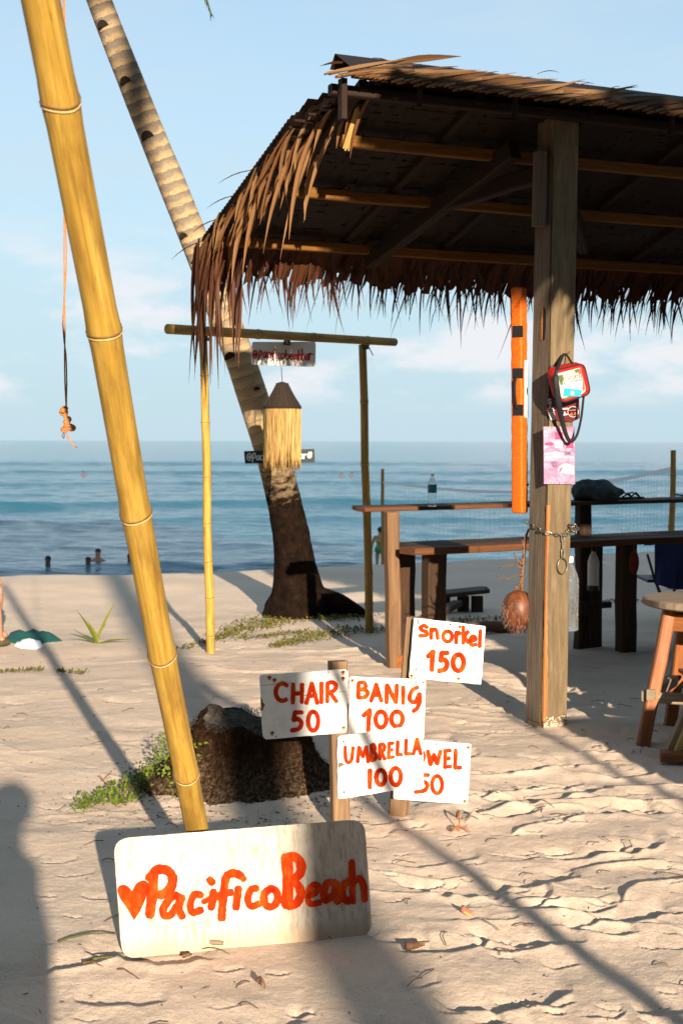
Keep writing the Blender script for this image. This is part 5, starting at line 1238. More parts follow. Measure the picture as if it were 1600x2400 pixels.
# ------------------------------------------------------------------ bottles
def bottle(name, c, h, r, label, mat, cap='bottle_cap', lab=None, ribs=0, up=True, hang=None, group=None):
    t = thing(name, c, label, 'bottle', group); prof = [(0.0001, 0), (r * .9, 0), (r, .02 * h)]
    n = 20
    for i in range(n + 1):
        z = .02 * h + .64 * h * i / n; prof.append((r * (1 - (.05 if ribs and i % 2 else 0)), z))
    prof += [(r * .97, .70 * h), (r * .8, .78 * h), (r * .5, .87 * h), (r * .34, .91 * h), (r * .34, .95 * h)]
    MB().lathe(c, prof, 20).build('body', mat, t, True)
    MB().lathe(c, [(r * .40, .93 * h), (r * .42, .935 * h), (r * .42, h), (r * .36, 1.01 * h), (.0001, 1.01 * h)], 16).build('cap', cap, t, True)
    if lab: MB().lathe(c, [(r * 1.03, .42 * h), (r * 1.035, .43 * h), (r * 1.035, .66 * h), (r * 1.03, .67 * h)], 20).build('label_band', lab, t, True)
    if hang: MB().tube([Vector(c) + Vector((0, 0, 1.0 * h)), hang], .002, 5).build('string', 'wire', t)
    return t
# ------------------------------------------------------------------ bar counter and table in the hut
def gpt(p, sink=.10): return Vector((p.x, p.y, gz(p.x, p.y) - sink))
b0 = S(822, 1172, 9.15); b1 = S(1568, 1150, 10.75); bdv = (b1 - b0).normalized(); bnv = Vector((-bdv.y, bdv.x, 0))
b2 = b0 + bdv * 3.6
bar_ = thing('bar_counter', gpt(S(906, 1300, 9.3), 0), 'long narrow wooden bar counter on posts along the sea side of the hut', 'bar counter')
for k, (o1, w_) in enumerate(((.055, .10), (.165, .10), (.275, .10))):
    MB().bar(b0 + bnv * o1 + bdv * (o1 * .62 + random.uniform(-.01, .03)), b2 + bnv * o1, w_, .028, jit=.0015, seg=10).build('plank', 'table_edge' if k == 0 else 'table_wood', bar_)
lt_ = S(906, 1180, 9.26); MB().bar(gpt(lt_, .15), (lt_.x - .02, lt_.y, b0.z - .016), .085, .085, up=(.4, -1, 0), jit=.003, seg=8).build('post', 'rail_post', bar_)
for px_, d_ in ((1337, 10.33), (1700, 11.2)):
    q = S(px_, 1300, d_); MB().bar(gpt(q, .15), (q.x, q.y, b0.z - .016 + .03 * (q.y - 9) * 0), .095, .095, up=(.4, -1, 0), jit=.004, seg=8).build('post', 'table_wood', bar_)
    MB().box((q.x, q.y - .02, .30), (.17, .16, .10), Matrix.Rotation(R(30), 3, 'Z')).build('block', 'table_wood', bar_)
t0 = S(938, 1269, 8.95); t1 = S(1568, 1240, 10.2); tdv = (t1 - t0); tdv.z = 0; tdv.normalize(); tnv = Vector((-tdv.y, tdv.x, 0)); t2 = t0 + tdv * 3.2; t2.z = t0.z
tab = thing('wooden_table', gpt(S(1020, 1400, 9.15), 0), 'long dark wooden table with wide board legs under the thatch roof', 'table')
for k, o1 in enumerate((.09, .275, .46)):
    MB().bar(t0 + tnv * o1 + tdv * (o1 * .55), t2 + tnv * o1, .178, .045, jit=.002, seg=8).build('plank', 'table_edge' if k == 0 else 'table_wood', tab)
for px_, d_, w_ in ((1021, 9.15, .145), (1464, 10.0, .135), ):
    q = S(px_, 1350, d_) + tnv * .12; MB().bar(gpt(q, .12), (q.x, q.y, t0.z - .024), w_, .10, up=tuple(-tnv), jit=.003, seg=6).build('leg', 'table_wood', tab)
    q2_ = q + tnv * .36; MB().bar(gpt(q2_, .12), (q2_.x, q2_.y, t0.z - .024), w_, .10, up=tuple(-tnv), jit=.003, seg=6).build('leg', 'table_wood', tab)
q = S(1060, 1412, 9.5); MB().bar(S(1300, 1403, 10.0) + tnv * .3, S(1464, 1398, 10.3) + tnv * .3, .05, .045, jit=.003, seg=4).build('stretcher', 'table_wood', tab)
# low bench seen behind the table and a log lying on the sand
bn = thing('low_bench', gpt(S(1080, 1440, 12.2), 0), 'small dark slatted bench on the sand beyond the table', 'bench')
e0 = S(1000, 1369, 12.0); e1 = S(1116, 1357, 12.4); 
for k in range(3): MB().bar(e0 + Vector((0, .1 * k, 0)), e1 + Vector((0, .1 * k, 0)), .09, .035).build('plank', 'table_wood', bn)
for x in (1020, 1063, 1095):
    a = S(x, 1372, 12.3); MB().bar(gpt(a, .08), a + Vector((0, 0, .01)), .10, .08, up=(0, -1, 0)).build('leg', 'table_wood', bn)
MB().bar(S(975, 1420, 11.4), S(1050, 1386, 11.9), .09, .05, jit=.004, seg=4).build('slanted_rail', 'table_wood', bn)
g0 = gpt(S(930, 1447, 10.6), -.05); g1 = gpt(S(1205, 1424, 11.2), -.05)
tag(MB().tube([g0.lerp(g1, i / 6) + Vector((0, 0, .012 * math.sin(i * 2))) for i in range(7)], [.045, .048, .05, .047, .045, .046, .04], 10).build('timber_log', 'rail_post', None, True), 'pale round log lying on the sand beneath the table', 'log')
g0 = gpt(S(925, 1478, 9.2), -.03); 
tag(MB().bar(g0, g0 + Vector((.1, .25, .0)), .09, .12, jit=.003, seg=3).build('wood_offcut', 'red_wood'), 'short reddish wood offcut beside the bar post', 'wood block')

wb = S(992, 1155, 9.42); wb.z = b0.z + .014
bottle('water_bottle', wb, .215, .029, 'clear plastic water bottle with a teal label standing on the bar counter', 'bottle_plastic', 'bottle_cap', 'bottle_label')
hb = S(1361, 1356, 10.15); bottle('hanging_bottle', hb, .30, .041, 'milky white bottle with dark base hanging beside the bar post under the table', 'milky_plastic', 'dark_cap', hang=Vector((hb.x, hb.y, t0.z - .03)))
MB().lathe(hb, [(.0001, -.004), (.043, -.004), (.044, .0), (.044, .035), (.043, .037)], 20).build('base_cup', 'dark_cap', bpy.data.objects['hanging_bottle'], True)
pb = P(1331, 1477, 7.72); bottle('ribbed_bottle', pb, .40, .055, 'clear ribbed plastic bottle hanging behind the right edge of the post', 'bottle_plastic', 'bottle_cap', ribs=1, hang=Vector((pb.x, pb.y, 1.3)))
# bundle of cloth and sandals on the counter
cb = S(1352, 1148, 10.42); cb.z = b0.z + .013; rnd = random.Random(15)
cl = thing('cloth_bundle', cb, 'crumpled grey cloth bag lying on the bar counter right of the post', 'cloth bag')
mb = MB().blob(cb + Vector((.05, 0, .055)), (.20, .12, .085), 26, 16)
mb.v = [(x + .03 * float(vnoise(np.array(x * 18), np.array(z * 22 + y * 9), 2)), y + .02 * float(vnoise(np.array(x * 22), np.array(z * 18), 3)), max(cb.z + .001, z + .035 * float(vnoise(np.array(x * 17 + 4), np.array(y * 20 + z * 9), 5)))) for x, y, z in mb.v]
mb.build('bag', 'grey_cloth', cl, True)
sn = thing('flip_flops', cb + bdv * .40, 'black rubber sandals with arched straps lying on the bar counter beside the cloth bag', 'sandals')
for k in range(2):
    c = cb + bdv * (.34 + .12 * k) + bnv * (.04 * k); c.z = b0.z + .02
    outl_ = [c + bdv * (.13 * math.cos(a)) + bnv * (.045 * math.sin(a)) for a in [2 * math.pi * i / 16 for i in range(16)]]
    MB().prism([o + Vector((0, 0, .012)) for o in outl_], Vector((0, 0, -.016))).build('sole', 'black_rubber', sn)
    for sg in (-1, 1): MB().tube([c + bdv * .09 + Vector((0, 0, .012)), c + bdv * .03 + bnv * .02 * sg + Vector((0, 0, .045)), c - bdv * .05 + bnv * .042 * sg + Vector((0, 0, .012))], .006, 6).build('strap', 'black_rubber', sn, True)

# ------------------------------------------------------------------ bar stool at the right edge
sc_ = P(1668, 1410, 7.12); sc_.z = P(1600, 1415, 7.12).z
stl = thing('bar_stool', (sc_.x, sc_.y, gz(sc_.x, sc_.y)), 'round topped wooden bar stool with splayed reddish legs at the right edge', 'stool')
rs = .34
prof = [(.0001, -.012), (rs * .96, -.012), (rs, -.004), (rs * 1.0, .024), (rs * .97, .030), (.0001, .031)]
mb = MB().lathe(sc_, prof, 40); mb.v = [(x + (x - sc_.x) * .02 * math.sin(7 * math.atan2(y - sc_.y, x - sc_.x)), y, z) for x, y, z in mb.v]; mb.build('seat', 'seat_wood', stl)
lf = P(1503, 1748, 7.0); dl = Vector((lf.x - sc_.x, lf.y - sc_.y, 0)); base_a = math.atan2(dl.y, dl.x); rl = dl.length
tops = []; bots = []
for k in range(4):
    a = base_a + k * math.pi / 2; tops.append(sc_ + Vector((math.cos(a) * rl * .62, math.sin(a) * rl * .62, -.012))); bt_ = sc_ + Vector((math.cos(a) * rl, math.sin(a) * rl, 0)); bots.append(gpt(bt_, .03))
    MB().bar(bots[-1], tops[-1], .062, .062, up=(0, -1, .2), jit=.002, seg=8).build('leg', 'red_wood' if k != 1 else 'seat_wood', stl)
for k in range(4):
    a_1 = tops[k].lerp(bots[k], .10); b_1 = tops[(k + 1) % 4].lerp(bots[(k + 1) % 4], .10); MB().bar(a_1, b_1, .03, .085, jit=.001, seg=2).build('apron', 'red_wood', stl)
    f = .60 if k % 2 else .62; a_1 = tops[k].lerp(bots[k], f); b_1 = tops[(k + 1) % 4].lerp(bots[(k + 1) % 4], f); dd = (b_1 - a_1).normalized(); MB().bar(a_1 - dd * .05, b_1 + dd * .05, .04, .055, jit=.001, seg=2).build('stretcher', 'seat_wood', stl)

# low wooden beach chair base poking in at the right
wz = onG(1545, 1788); wc = thing('wooden_lounger', (wz.x + .3, wz.y, wz.z), 'low reddish wooden lounger foot with a yellow slanted leg at the right edge', 'lounger')
f0 = Vector((wz.x, wz.y, wz.z + .035)); f1 = f0 + Vector((.75, -.10, 0)); MB().bar(f0, f1, .09, .045, jit=.001, seg=4).build('foot_plank', 'red_wood', wc)
MB().bar(f0 + Vector((.09, .10, .045)), f1 + Vector((0, .10, .045)), .09, .045, jit=.001, seg=4).build('foot_plank', 'red_wood', wc)
for o1, m_ in ((0.072, 'yellow_wood'), (.045, 'seat_wood')):
    a_1 = f0 + Vector((o1, .045 if m_ == 'seat_wood' else .012, .0)); MB().bar(a_1, a_1 + Vector((.13, .02, .30)), .028, .05, up=(0, -1, 0)).build('leg', m_, wc)
MB().bar(f0 + Vector((.18, .04, .30)), f1 + Vector((0, .04, .28)), .07, .04).build('seat_rail', 'red_wood', wc)
for k in range(5): MB().bar(f0 + Vector((.22 + .11 * k, -.03, .335)), f0 + Vector((.22 + .11 * k, .42, .335)), .08, .02).build('slat', 'red_wood', wc)
MB().bar(f1 + Vector((-.1, .02, 0)), f1 + Vector((-.13, .02, .30)), .028, .05, up=(0, -1, 0)).build('leg', 'red_wood', wc)

# folding chair with a navy towel
c0 = S(1535, 1380, 11.6); cg = gz(c0.x, c0.y)
fc = thing('folding_chair', (c0.x, c0.y, cg), 'dark steel folding chair standing beyond the table with a towel over it', 'chair')
sz_ = S(1500, 1328, 11.6).z
def cp(x, y, dy=0): return S(x, y, 11.6 + dy)
for dy in (0, .42):
    MB().tube([cp(1486, 1275, dy), cp(1502, 1330, dy), gpt(cp(1545, 1395, dy), .03)], .011, 8).build('leg', 'chair_steel', fc, True)
    MB().tube([cp(1560, 1250, dy) + Vector((.05, 0, 0)), cp(1553, 1330, dy), gpt(cp(1530, 1400, dy), .03)], .011, 8).build('leg', 'chair_steel', fc, True)
MB().box(cp(1520, 1329, .2), (.34, .44, .025)).build('seat', 'chair_steel', fc)
MB().tube([cp(1486, 1275, 0), cp(1486, 1275, .42)], .011, 8).build('back_rail', 'chair_steel', fc, True)
tw = thing('navy_towel', cp(1530, 1240, -.05), 'navy blue towel draped over the folding chair at the right edge', 'towel')
X_, Z_ = [], []; vs = []; fs = []; nx, nz = 30, 26; 
for j in range(nz + 1):
    for i in range(nx + 1):
        u = i / nx; v = j / nz
        top_y = 1246 - 14 * u; bot_y = 1340 + 14 * math.sin(u * 3.1) - 26 * max(0, u - .55); y = top_y + (bot_y - top_y) * v; x = 1502 + 120 * u
        dpt = -.05 + .022 * math.sin(u * 13 + v * 2.0) * (.3 + v) + .012 * math.sin(u * 31 + 1) * v
        vs.append(cp(x, y, dpt))
for j in range(nz):
    for i in range(nx): a = j * (nx + 1) + i; fs.append((a, a + 1, a + nx + 2, a + nx + 1))
n0 = len(vs)
for j in range(9):
    for i in range(nx + 1):
        u = i / nx; v = j / 8; x = 1478 + 146 * u + 10 * v; y = 1250 - 16 * u - 10 * math.sin(v * 3.14) ; vs.append(cp(x, y, -.04 + .46 * v + .01 * math.sin(u * 12)))
for j in range(8):
    for i in range(nx): a = n0 + j * (nx + 1) + i; fs.append((a, a + 1, a + nx + 2, a + nx + 1))
o = MB().add(vs, fs).build('cloth', 'navy_cloth', tw, True); sm_ = o.modifiers.new('thick', 'SOLIDIFY'); sm_.thickness = .012
rc_ = S(1455, 1292, 9.86); mb = MB().blob(rc_, (.035, .03, .085), 14, 10);  # solid red blob in place of a dim red glow on the leg
tag(mb.build('red_pouch', 'red_cloth', None, True), 'small red pouch hanging from the dark table leg', 'pouch'); MB().tube([rc_ + Vector((0, 0, .08)), Vector((rc_.x, rc_.y, t0.z - .02))], .004, 5).build('cord', 'wire', bpy.data.objects['red_pouch'])

# ------------------------------------------------------------------ volleyball net
n0_ = S(880, 1330, 24.5); n0t = S(878, 1077, 24.5); n1_ = S(1538, 1357, 14.2); n1t = S(1545, 1034, 14.2)
vb = thing('volleyball_net', gpt(n1_, 0), 'sagging volleyball net with white top band strung between two thin bamboo poles', 'net')
for a, b_, sd in ((gpt(n0_, .2), n0t, 1), (gpt(n1_, .2), n1t, 2)):
    culm(vb, a, b_, .036, .027, (.18, .36, .52, .68, .84), 'bamboo_old', 12)
pts_t = [(880, 1108, 24.4), (950, 1116, 23.5), (1050, 1126, 22.3), (1200, 1130, 20.8), (1320, 1117, 18.0), (1420, 1102, 16.2), (1508, 1084, 14.8), (1543, 1077, 14.2)]
top_, _ = resample([S(*q) for q in pts_t], [0] * 8, .12)
vs = []; fs = []
for q in top_: vs += [q + Vector((0, 0, .022)), q + Vector((0, 0, -.022))]
for i in range(len(top_) - 1): fs.append((2 * i, 2 * i + 1, 2 * i + 3, 2 * i + 2))
MB().add(vs, fs).build('top_band', 'net', vb)
nm = MB()
for i, q in enumerate(top_): nm.tube([q, q + Vector((0, 0, -.85))], .0013, 3, cap=False)
for k in range(1, 9): nm.tube([q + Vector((0, 0, -.106 * k)) for q in top_], .0013, 3, cap=False)
nm.build('mesh', 'net_cord', vb, kind='stuff')
tag(MB().bar(S(1549, 1136, 14.1), S(1640, 1146, 14.1), .06, .02).build('flag_ribbon', 'grey_cloth'), 'thin grey ribbon tied to the right net pole', 'ribbon')

# ------------------------------------------------------------------ people
def figure(name, J, E, Rd, mat, parent, sub=2):
    me = bpy.data.meshes.new(name); keys = list(J); me.from_pydata([tuple(J[k]) for k in keys], [(keys.index(a), keys.index(b_)) for a, b_ in E], [])
    o = bpy.data.objects.new(name, me); col.objects.link(o); sk_ = o.modifiers.new('s', 'SKIN'); ss = o.modifiers.new('u', 'SUBSURF'); ss.levels = sub; ss.render_levels = sub
    for i, k in enumerate(keys):
        me.skin_vertices[0].data[i].radius = Rd[k] if hasattr(Rd[k], '__len__') else (Rd[k], Rd[k]); me.skin_vertices[0].data[i].use_root = (k == 'pelvis')
    dg = bpy.context.evaluated_depsgraph_get(); nm_ = bpy.data.meshes.new_from_object(o.evaluated_get(dg)); vs = [v.co.copy() for v in nm_.vertices]; fs = [tuple(p.vertices) for p in nm_.polygons]
    bpy.data.objects.remove(o); bpy.data.meshes.remove(me); bpy.data.meshes.remove(nm_)
    return MB().add(vs, fs).build(name, mat, parent, True)
def stander(base, yaw, h, arms, walk=0.0):
    s = h / 1.7; Mx = Matrix.Rotation(yaw, 3, 'Z'); base = Vector(base)
    J = {'pelvis': (0, 0, .92), 'waist': (0, .01, 1.06), 'chest': (0, 0, 1.28), 'neck': (0, .0, 1.44), 'head0': (0, -.01, 1.53), 'head1': (0, -.015, 1.62), 'head2': (0, .0, 1.68)}
    Rr = {'pelvis': (.155, .11), 'waist': (.125, .09), 'chest': (.155, .105), 'neck': .055, 'head0': (.068, .085), 'head1': (.078, .095), 'head2': (.05, .06)}
    E = [('pelvis', 'waist'), ('waist', 'chest'), ('chest', 'neck'), ('neck', 'head0'), ('head0', 'head1'), ('head1', 'head2')]
    for sg, nm in ((-1, 'l'), (1, 'r')):
        J.update({nm + 'hip': (sg * .095, 0, .86), nm + 'knee': (sg * .10, -.02 + sg * walk, .48), nm + 'ankle': (sg * .105, sg * walk * 1.6 + .01, .08), nm + 'toe': (sg * .12, sg * walk * 1.6 - .16, .03)})
        Rr.update({nm + 'hip': .085, nm + 'knee': .056, nm + 'ankle': .038, nm + 'toe': (.04, .022)})
        E += [('pelvis', nm + 'hip'), (nm + 'hip', nm + 'knee'), (nm + 'knee', nm + 'ankle'), (nm + 'ankle', nm + 'toe')]
        a = arms[0 if sg < 0 else 1]
        J.update({nm + 'sh': (sg * .185, 0, 1.37), nm + 'el': a[0], nm + 'wr': a[1], nm + 'ha': a[2]}); Rr.update({nm + 'sh': .058, nm + 'el': .042, nm + 'wr': .030, nm + 'ha': (.038, .02)})
        E += [('chest', nm + 'sh'), (nm + 'sh', nm + 'el'), (nm + 'el', nm + 'wr'), (nm + 'wr', nm + 'ha')]
        for f in range(4):
            d_ = (Vector(a[2]) - Vector(a[1])).normalized(); off = Vector((d_.y, -d_.x, 0)) if abs(d_.z) < .8 else Vector((0, 1, 0)); off.normalize()
            J[nm + 'f%d' % f] = Vector(a[2]) + d_ * (.085 - .008 * abs(f - 1.3)) + off * (f - 1.5) * .021; Rr[nm + 'f%d' % f] = .009; E.append((nm + 'ha', nm + 'f%d' % f))
        J[nm + 'th'] = Vector(a[1]).lerp(Vector(a[2]), .6) + off * -.05 + d_ * .04; Rr[nm + 'th'] = .010; E.append((nm + 'wr', nm + 'th'))
    J = {k: base + Mx @ (Vector(v) * s) for k, v in J.items()}; Rr = {k: tuple(q * s for q in v) if hasattr(v, '__len__') else v * s for k, v in Rr.items()}
    return J, Rr, E, Mx, s
def face(J, s, Mx, parent, hm='hair', long=False):
    h0 = (J['head0'] + J['head1']) / 2
    mb = MB().blob(h0 + Mx @ Vector((0, .018, .035)) * s, (.092 * s, .105 * s, .10 * s), 16, 10)
    if long: mb.blob(h0 + Mx @ Vector((0, .07, -.06)) * s, (.07 * s, .04 * s, .13 * s), 12, 8)
    mb.build('hair', hm, parent, True)
    MB().blob(h0 + Mx @ Vector((0, -.10, -.01)) * s, (.014 * s, .02 * s, .024 * s), 8, 6).build('nose', 'skin', parent, True)
    for sg in (-1, 1):
        MB().blob(h0 + Mx @ Vector((sg * .032, -.088, .02)) * s, (.012 * s, .008 * s, .008 * s), 8, 6).build('eye', 'dark_cap', parent, True)
        MB().blob(h0 + Mx @ Vector((sg * .083, .0, .0)) * s, (.012 * s, .02 * s, .032 * s), 8, 6).build('ear', 'skin', parent, True)
    MB().blob(h0 + Mx @ Vector((0, -.088, -.05)) * s, (.026 * s, .01 * s, .008 * s), 8, 6).build('mouth', 'coral_card', parent, True)
def shell(parent, J, Rr, ks, grow, mat, name):
    E_ = [(ks[i], ks[i + 1]) for i in range(len(ks) - 1)]
    mb = MB()
    for a, b_ in E_:
        ra, rb = Rr[a], Rr[b_]; ra = max(ra) if hasattr(ra, '__len__') else ra; rb = max(rb) if hasattr(rb, '__len__') else rb
        mb.tube([J[a], J[a].lerp(J[b_], .5), J[b_]], [ra * grow, (ra + rb) / 2 * grow, rb * grow], 16)
    return mb.build(name, mat, parent, True)
# woman at the waterline, seen from behind
wp = S(872, 1340, 47.0); wp.z = -2.95
p1 = thing('person', wp, 'person in a green swimsuit standing at the water edge beside the far net pole', 'person')
J, Rr, E, Mx, s = stander(wp, R(175), 1.62, (((-.27, .0, 1.10), (-.30, -.05, .86), (-.29, -.08, .79)), ((.27, .0, 1.10), (.30, -.05, .86), (.29, -.08, .79))))
figure('body', J, E, Rr, 'skin', p1); face(J, s, Mx, p1)
MB().lathe(J['pelvis'] + Vector((0, 0, -.07)), [(.165, -.02), (.185, .03), (.18, .10), (.165, .14), (.15, .15)], 20).build('bikini_bottom', 'green_swim', p1, True)
MB().lathe(J['chest'] + Vector((0, 0, -.06)), [(.15, -.035), (.166, -.03), (.170, .03), (.15, .035)], 20).build('bikini_band', 'lime_swim', p1, True)
# swimmers
def swimmer(px, py, d, hz_, label, skin, low=0.0):
    c = P(px, py, d); c.z = SEA + float(hsea(np.array([c.x]), np.array([c.y]))[0]) + low
    t = thing('person', c, label, 'person', 'swimmers in the sea'); k = hz_
    J = {'pelvis': c + Vector((0, 0, -.75)), 'chest': c + Vector((0, 0, -.22)), 'neck': c + Vector((0, 0, .0)), 'head0': c + Vector((0, 0, .075 * k)), 'head1': c + Vector((0, 0, .14 * k)), 'head2': c + Vector((0, 0, .19 * k)), 'ls': c + Vector((-.17, 0, -.10)), 'rs': c + Vector((.17, 0, -.10)), 'lh': c + Vector((-.4, -.15, -.25)), 'rh': c + Vector((.4, -.15, -.25))}
    figure('body', J, [('pelvis', 'chest'), ('chest', 'neck'), ('neck', 'head0'), ('head0', 'head1'), ('head1', 'head2'), ('chest', 'ls'), ('chest', 'rs'), ('ls', 'lh'), ('rs', 'rh')], {'pelvis': .15, 'chest': .15, 'neck': .085, 'head0': .085, 'head1': .095, 'head2': .06, 'ls': .06, 'rs': .06, 'lh': .035, 'rh': .035}, skin, t)
    MB().blob(c + Vector((0, .03, .155 * k)), (.103, .105, .085 * k), 14, 10).build('hair', 'hair', t, True)
    return t
swimmer(113, 1328, 46.5, 1.25, 'dark haired swimmer farthest left of the group in the shallow water', 'skin_dark')
swimmer(207, 1328, 46.5, 1.0, 'swimmer with only a dark head above water beside a taller bather', 'skin_dark', -.03)
swimmer(230, 1322, 47.5, 1.25, 'bather with sunlit shoulders above water, taller of the close pair', 'skin', .18)
swimmer(305, 1324, 47.2, 1.1, 'swimmer just left of the thick bamboo pole', 'skin_dark')
for i, (x, y, l) in enumerate(((800, 1109, 'left one of two tiny far surfers beyond the swell left of the bamboo post'), (824, 1110, 'right one of two tiny far surfers beyond the swell left of the bamboo post'), (690, 1112, 'tiny far surfer right of the raffia fringe'), (197, 1101, 'tiny lone far surfer left of the thick bamboo pole'))):
    swimmer(x, y, 168, 1.2, l, 'skin_dark', .3)
# somebody crouching at the left edge
lp_ = P(2, 1517, 10.2); lp_.z = gz(lp_.x, lp_.y)
p3 = thing('person', lp_, 'person in grey shorts crouching at the left edge, only a knee and a foot showing', 'person')
o = lp_
J = {'pelvis': o + Vector((-.42, .05, .30)), 'waist': o + Vector((-.46, .05, .44)), 'chest': o + Vector((-.36, .03, .68)), 'neck': o + Vector((-.27, .02, .86)), 'head0': o + Vector((-.22, .02, .96)), 'head1': o + Vector((-.21, .02, 1.05)), 'head2': o + Vector((-.22, .02, 1.10)),
 'rhip': o + Vector((-.36, -.08, .29)), 'rknee': o + Vector((-.035, -.06, .40)), 'rank': o + Vector((-.005, -.04, .07)), 'rtoe': o + Vector((.05, -.10, .03)), 'lhip': o + Vector((-.38, .16, .28)), 'lknee': o + Vector((-.06, .24, .40)), 'lank': o + Vector((-.12, .26, .07)), 'ltoe': o + Vector((-.0, .24, .03)),
 'rsh': o + Vector((-.30, -.15, .78)), 'rel': o + Vector((-.13, -.17, .62)), 'rwr': o + Vector((-.06, -.10, .50)), 'lsh': o + Vector((-.33, .2, .78)), 'lel': o + Vector((-.2, .3, .58)), 'lwr': o + Vector((-.1, .28, .46)), 'rha': o + Vector((-.03, -.08, .44)), 'lha': o + Vector((-.07, .27, .40))}
E = [('pelvis', 'waist'), ('waist', 'chest'), ('chest', 'neck'), ('neck', 'head0'), ('head0', 'head1'), ('head1', 'head2')] + [(a, b_) for s_ in 'rl' for a, b_ in (('pelvis', s_ + 'hip'), (s_ + 'hip', s_ + 'knee'), (s_ + 'knee', s_ + 'ank'), (s_ + 'ank', s_ + 'toe'), ('chest', s_ + 'sh'), (s_ + 'sh', s_ + 'el'), (s_ + 'el', s_ + 'wr'), (s_ + 'wr', s_ + 'ha'))]
Rr = {'pelvis': .14, 'waist': .12, 'chest': .14, 'neck': .055, 'head0': .075, 'head1': .085, 'head2': .05}
for s_ in 'rl': Rr.update({s_ + 'hip': .085, s_ + 'knee': .056, s_ + 'ank': .036, s_ + 'toe': (.042, .024), s_ + 'sh': .056, s_ + 'el': .042, s_ + 'wr': .03, s_ + 'ha': .034})
figure('body', J, E, Rr, 'skin', p3)
shell(p3, J, Rr, ['rhip', 'rknee'], 1.22, 'grey_shorts', 'shorts'); shell(p3, J, Rr, ['lhip', 'lknee'], 1.22, 'grey_shorts', 'shorts'); shell(p3, J, Rr, ['pelvis', 'waist', 'chest'], 1.12, 'pink_shirt', 'shirt')
MB().blob(J['head1'] + Vector((0, 0, .02)), (.10, .11, .09), 14, 9).build('hair', 'hair', p3, True)
MB().blob(J['rank'] + Vector((.02, -.03, -.035)), (.075, .05, .035), 12, 8).build('sandal', 'sandal', p3, True)
# the photographer, behind the lens, whose shadow falls in at the left
pb_ = SUNP(-.06, -.95, 0)
p4 = thing('person', (pb_.x, pb_.y, gz(pb_.x, pb_.y)), 'bystander in a long dark shirt standing behind the viewpoint with hands raised', 'person')
J, Rr, E, Mx, s = stander((pb_.x, pb_.y, gz(pb_.x, pb_.y) - .01), R(-90), 1.84, (((-.24, -.16, 1.14), (-.12, -.26, 1.40), (-.07, -.27, 1.47)), ((.24, -.16, 1.14), (.12, -.26, 1.40), (.07, -.27, 1.47))))
figure('body', J, E, Rr, 'skin', p4); face(J, s, Mx, p4)
MB().lathe(J['pelvis'] - Vector((0, 0, .93 * s)), [(.25, .30), (.24, .6), (.22, .95), (.205, 1.15), (.225, 1.32), (.19, 1.42), (.08, 1.48)], 24, sx=.62).build('long_shirt', 'dark_shirt', p4, True)
for s_ in 'lr': shell(p4, J, Rr, [s_ + 'sh', s_ + 'el'], 1.35, 'dark_shirt', 'sleeve'); shell(p4, J, Rr, [s_ + 'hip', s_ + 'knee'], 1.3, 'grey_shorts', 'shorts')

# ------------------------------------------------------------------ plants and litter
def leaf_scatter(mb, pts, n, size, rnd, hgt=.03, spread=.05):
    """small creeping leaves strewn along a path of (x, y) points"""
    for i in range(n):
        k = rnd.random() * (len(pts) - 1); j = int(k); a = pts[j]; b_ = pts[j + 1]; t = k - j
        sp_ = spread * (a[2] * (1 - t) + b_[2] * t); x = a[0] + (b_[0] - a[0]) * t + rnd.gauss(0, sp_); y = a[1] + (b_[1] - a[1]) * t + rnd.gauss(0, sp_)
        z = gz(x, y) + rnd.uniform(.004, hgt); s_ = size * rnd.uniform(.6, 1.3); an_ = rnd.uniform(0, 6.28); tl = rnd.uniform(.1, 1.1)
        d = Vector((math.cos(an_) * math.cos(tl), math.sin(an_) * math.cos(tl), math.sin(tl))); sd = Vector((-math.sin(an_), math.cos(an_), 0)); c = Vector((x, y, z))
        mb.add([c, c + d * s_ * .5 + sd * s_ * .28, c + d * s_, c + d * s_ * .5 - sd * s_ * .28], [(0, 1, 2, 3)], [(0, 0), (1, 0), (1, s_), (0, s_)])
rnd = random.Random(50)
def gpath(q): return [(onG(x, y).x, onG(x, y).y, w) for x, y, w in q]
wd = thing('creeping_weed', onG(330, 1850), 'bright green low creeping weed growing on the left side of the stump', 'weed')
mb = MB(); leaf_scatter(mb, gpath([(185, 1905, .5), (240, 1882, .9), (300, 1858, 1.2), (350, 1830, 1.5), (405, 1810, 1.3)]), 900, .022, rnd, .05, .035); leaf_scatter(mb, gpath([(270, 1892, .4), (300, 1885, .7), (330, 1872, .4)]), 150, .02, rnd, .03, .03)
for i in range(420):
    a = rnd.uniform(2.6, 4.1); r = rnd.uniform(.36, .50); z = rnd.uniform(.0, .22); r -= z * .55; c = Vector((STUMP.x + math.cos(a) * r, STUMP.y + math.sin(a) * r * .9, stz + z)); s_ = rnd.uniform(.012, .028); d = Vector((rnd.uniform(-1, 1), rnd.uniform(-1, .2), rnd.uniform(-.2, 1))).normalized(); sd = d.cross(Vector((0, 1, .3))).normalized()
    mb.add([c, c + d * s_ * .5 + sd * s_ * .28, c + d * s_, c + d * s_ * .5 - sd * s_ * .28], [(0, 1, 2, 3)])
mb.build('leaves', 'sprout', wd, kind='stuff')
sm_ = MB()
for i in range(14):
    a = onG(rnd.uniform(230, 400), rnd.uniform(1820, 1880)); sm_.tube([a, a + Vector((rnd.uniform(-.06, .06), rnd.uniform(-.04, .04), rnd.uniform(.02, .05)))], .002, 4)
sm_.build('stems', 'twig', wd)
gc = MB()
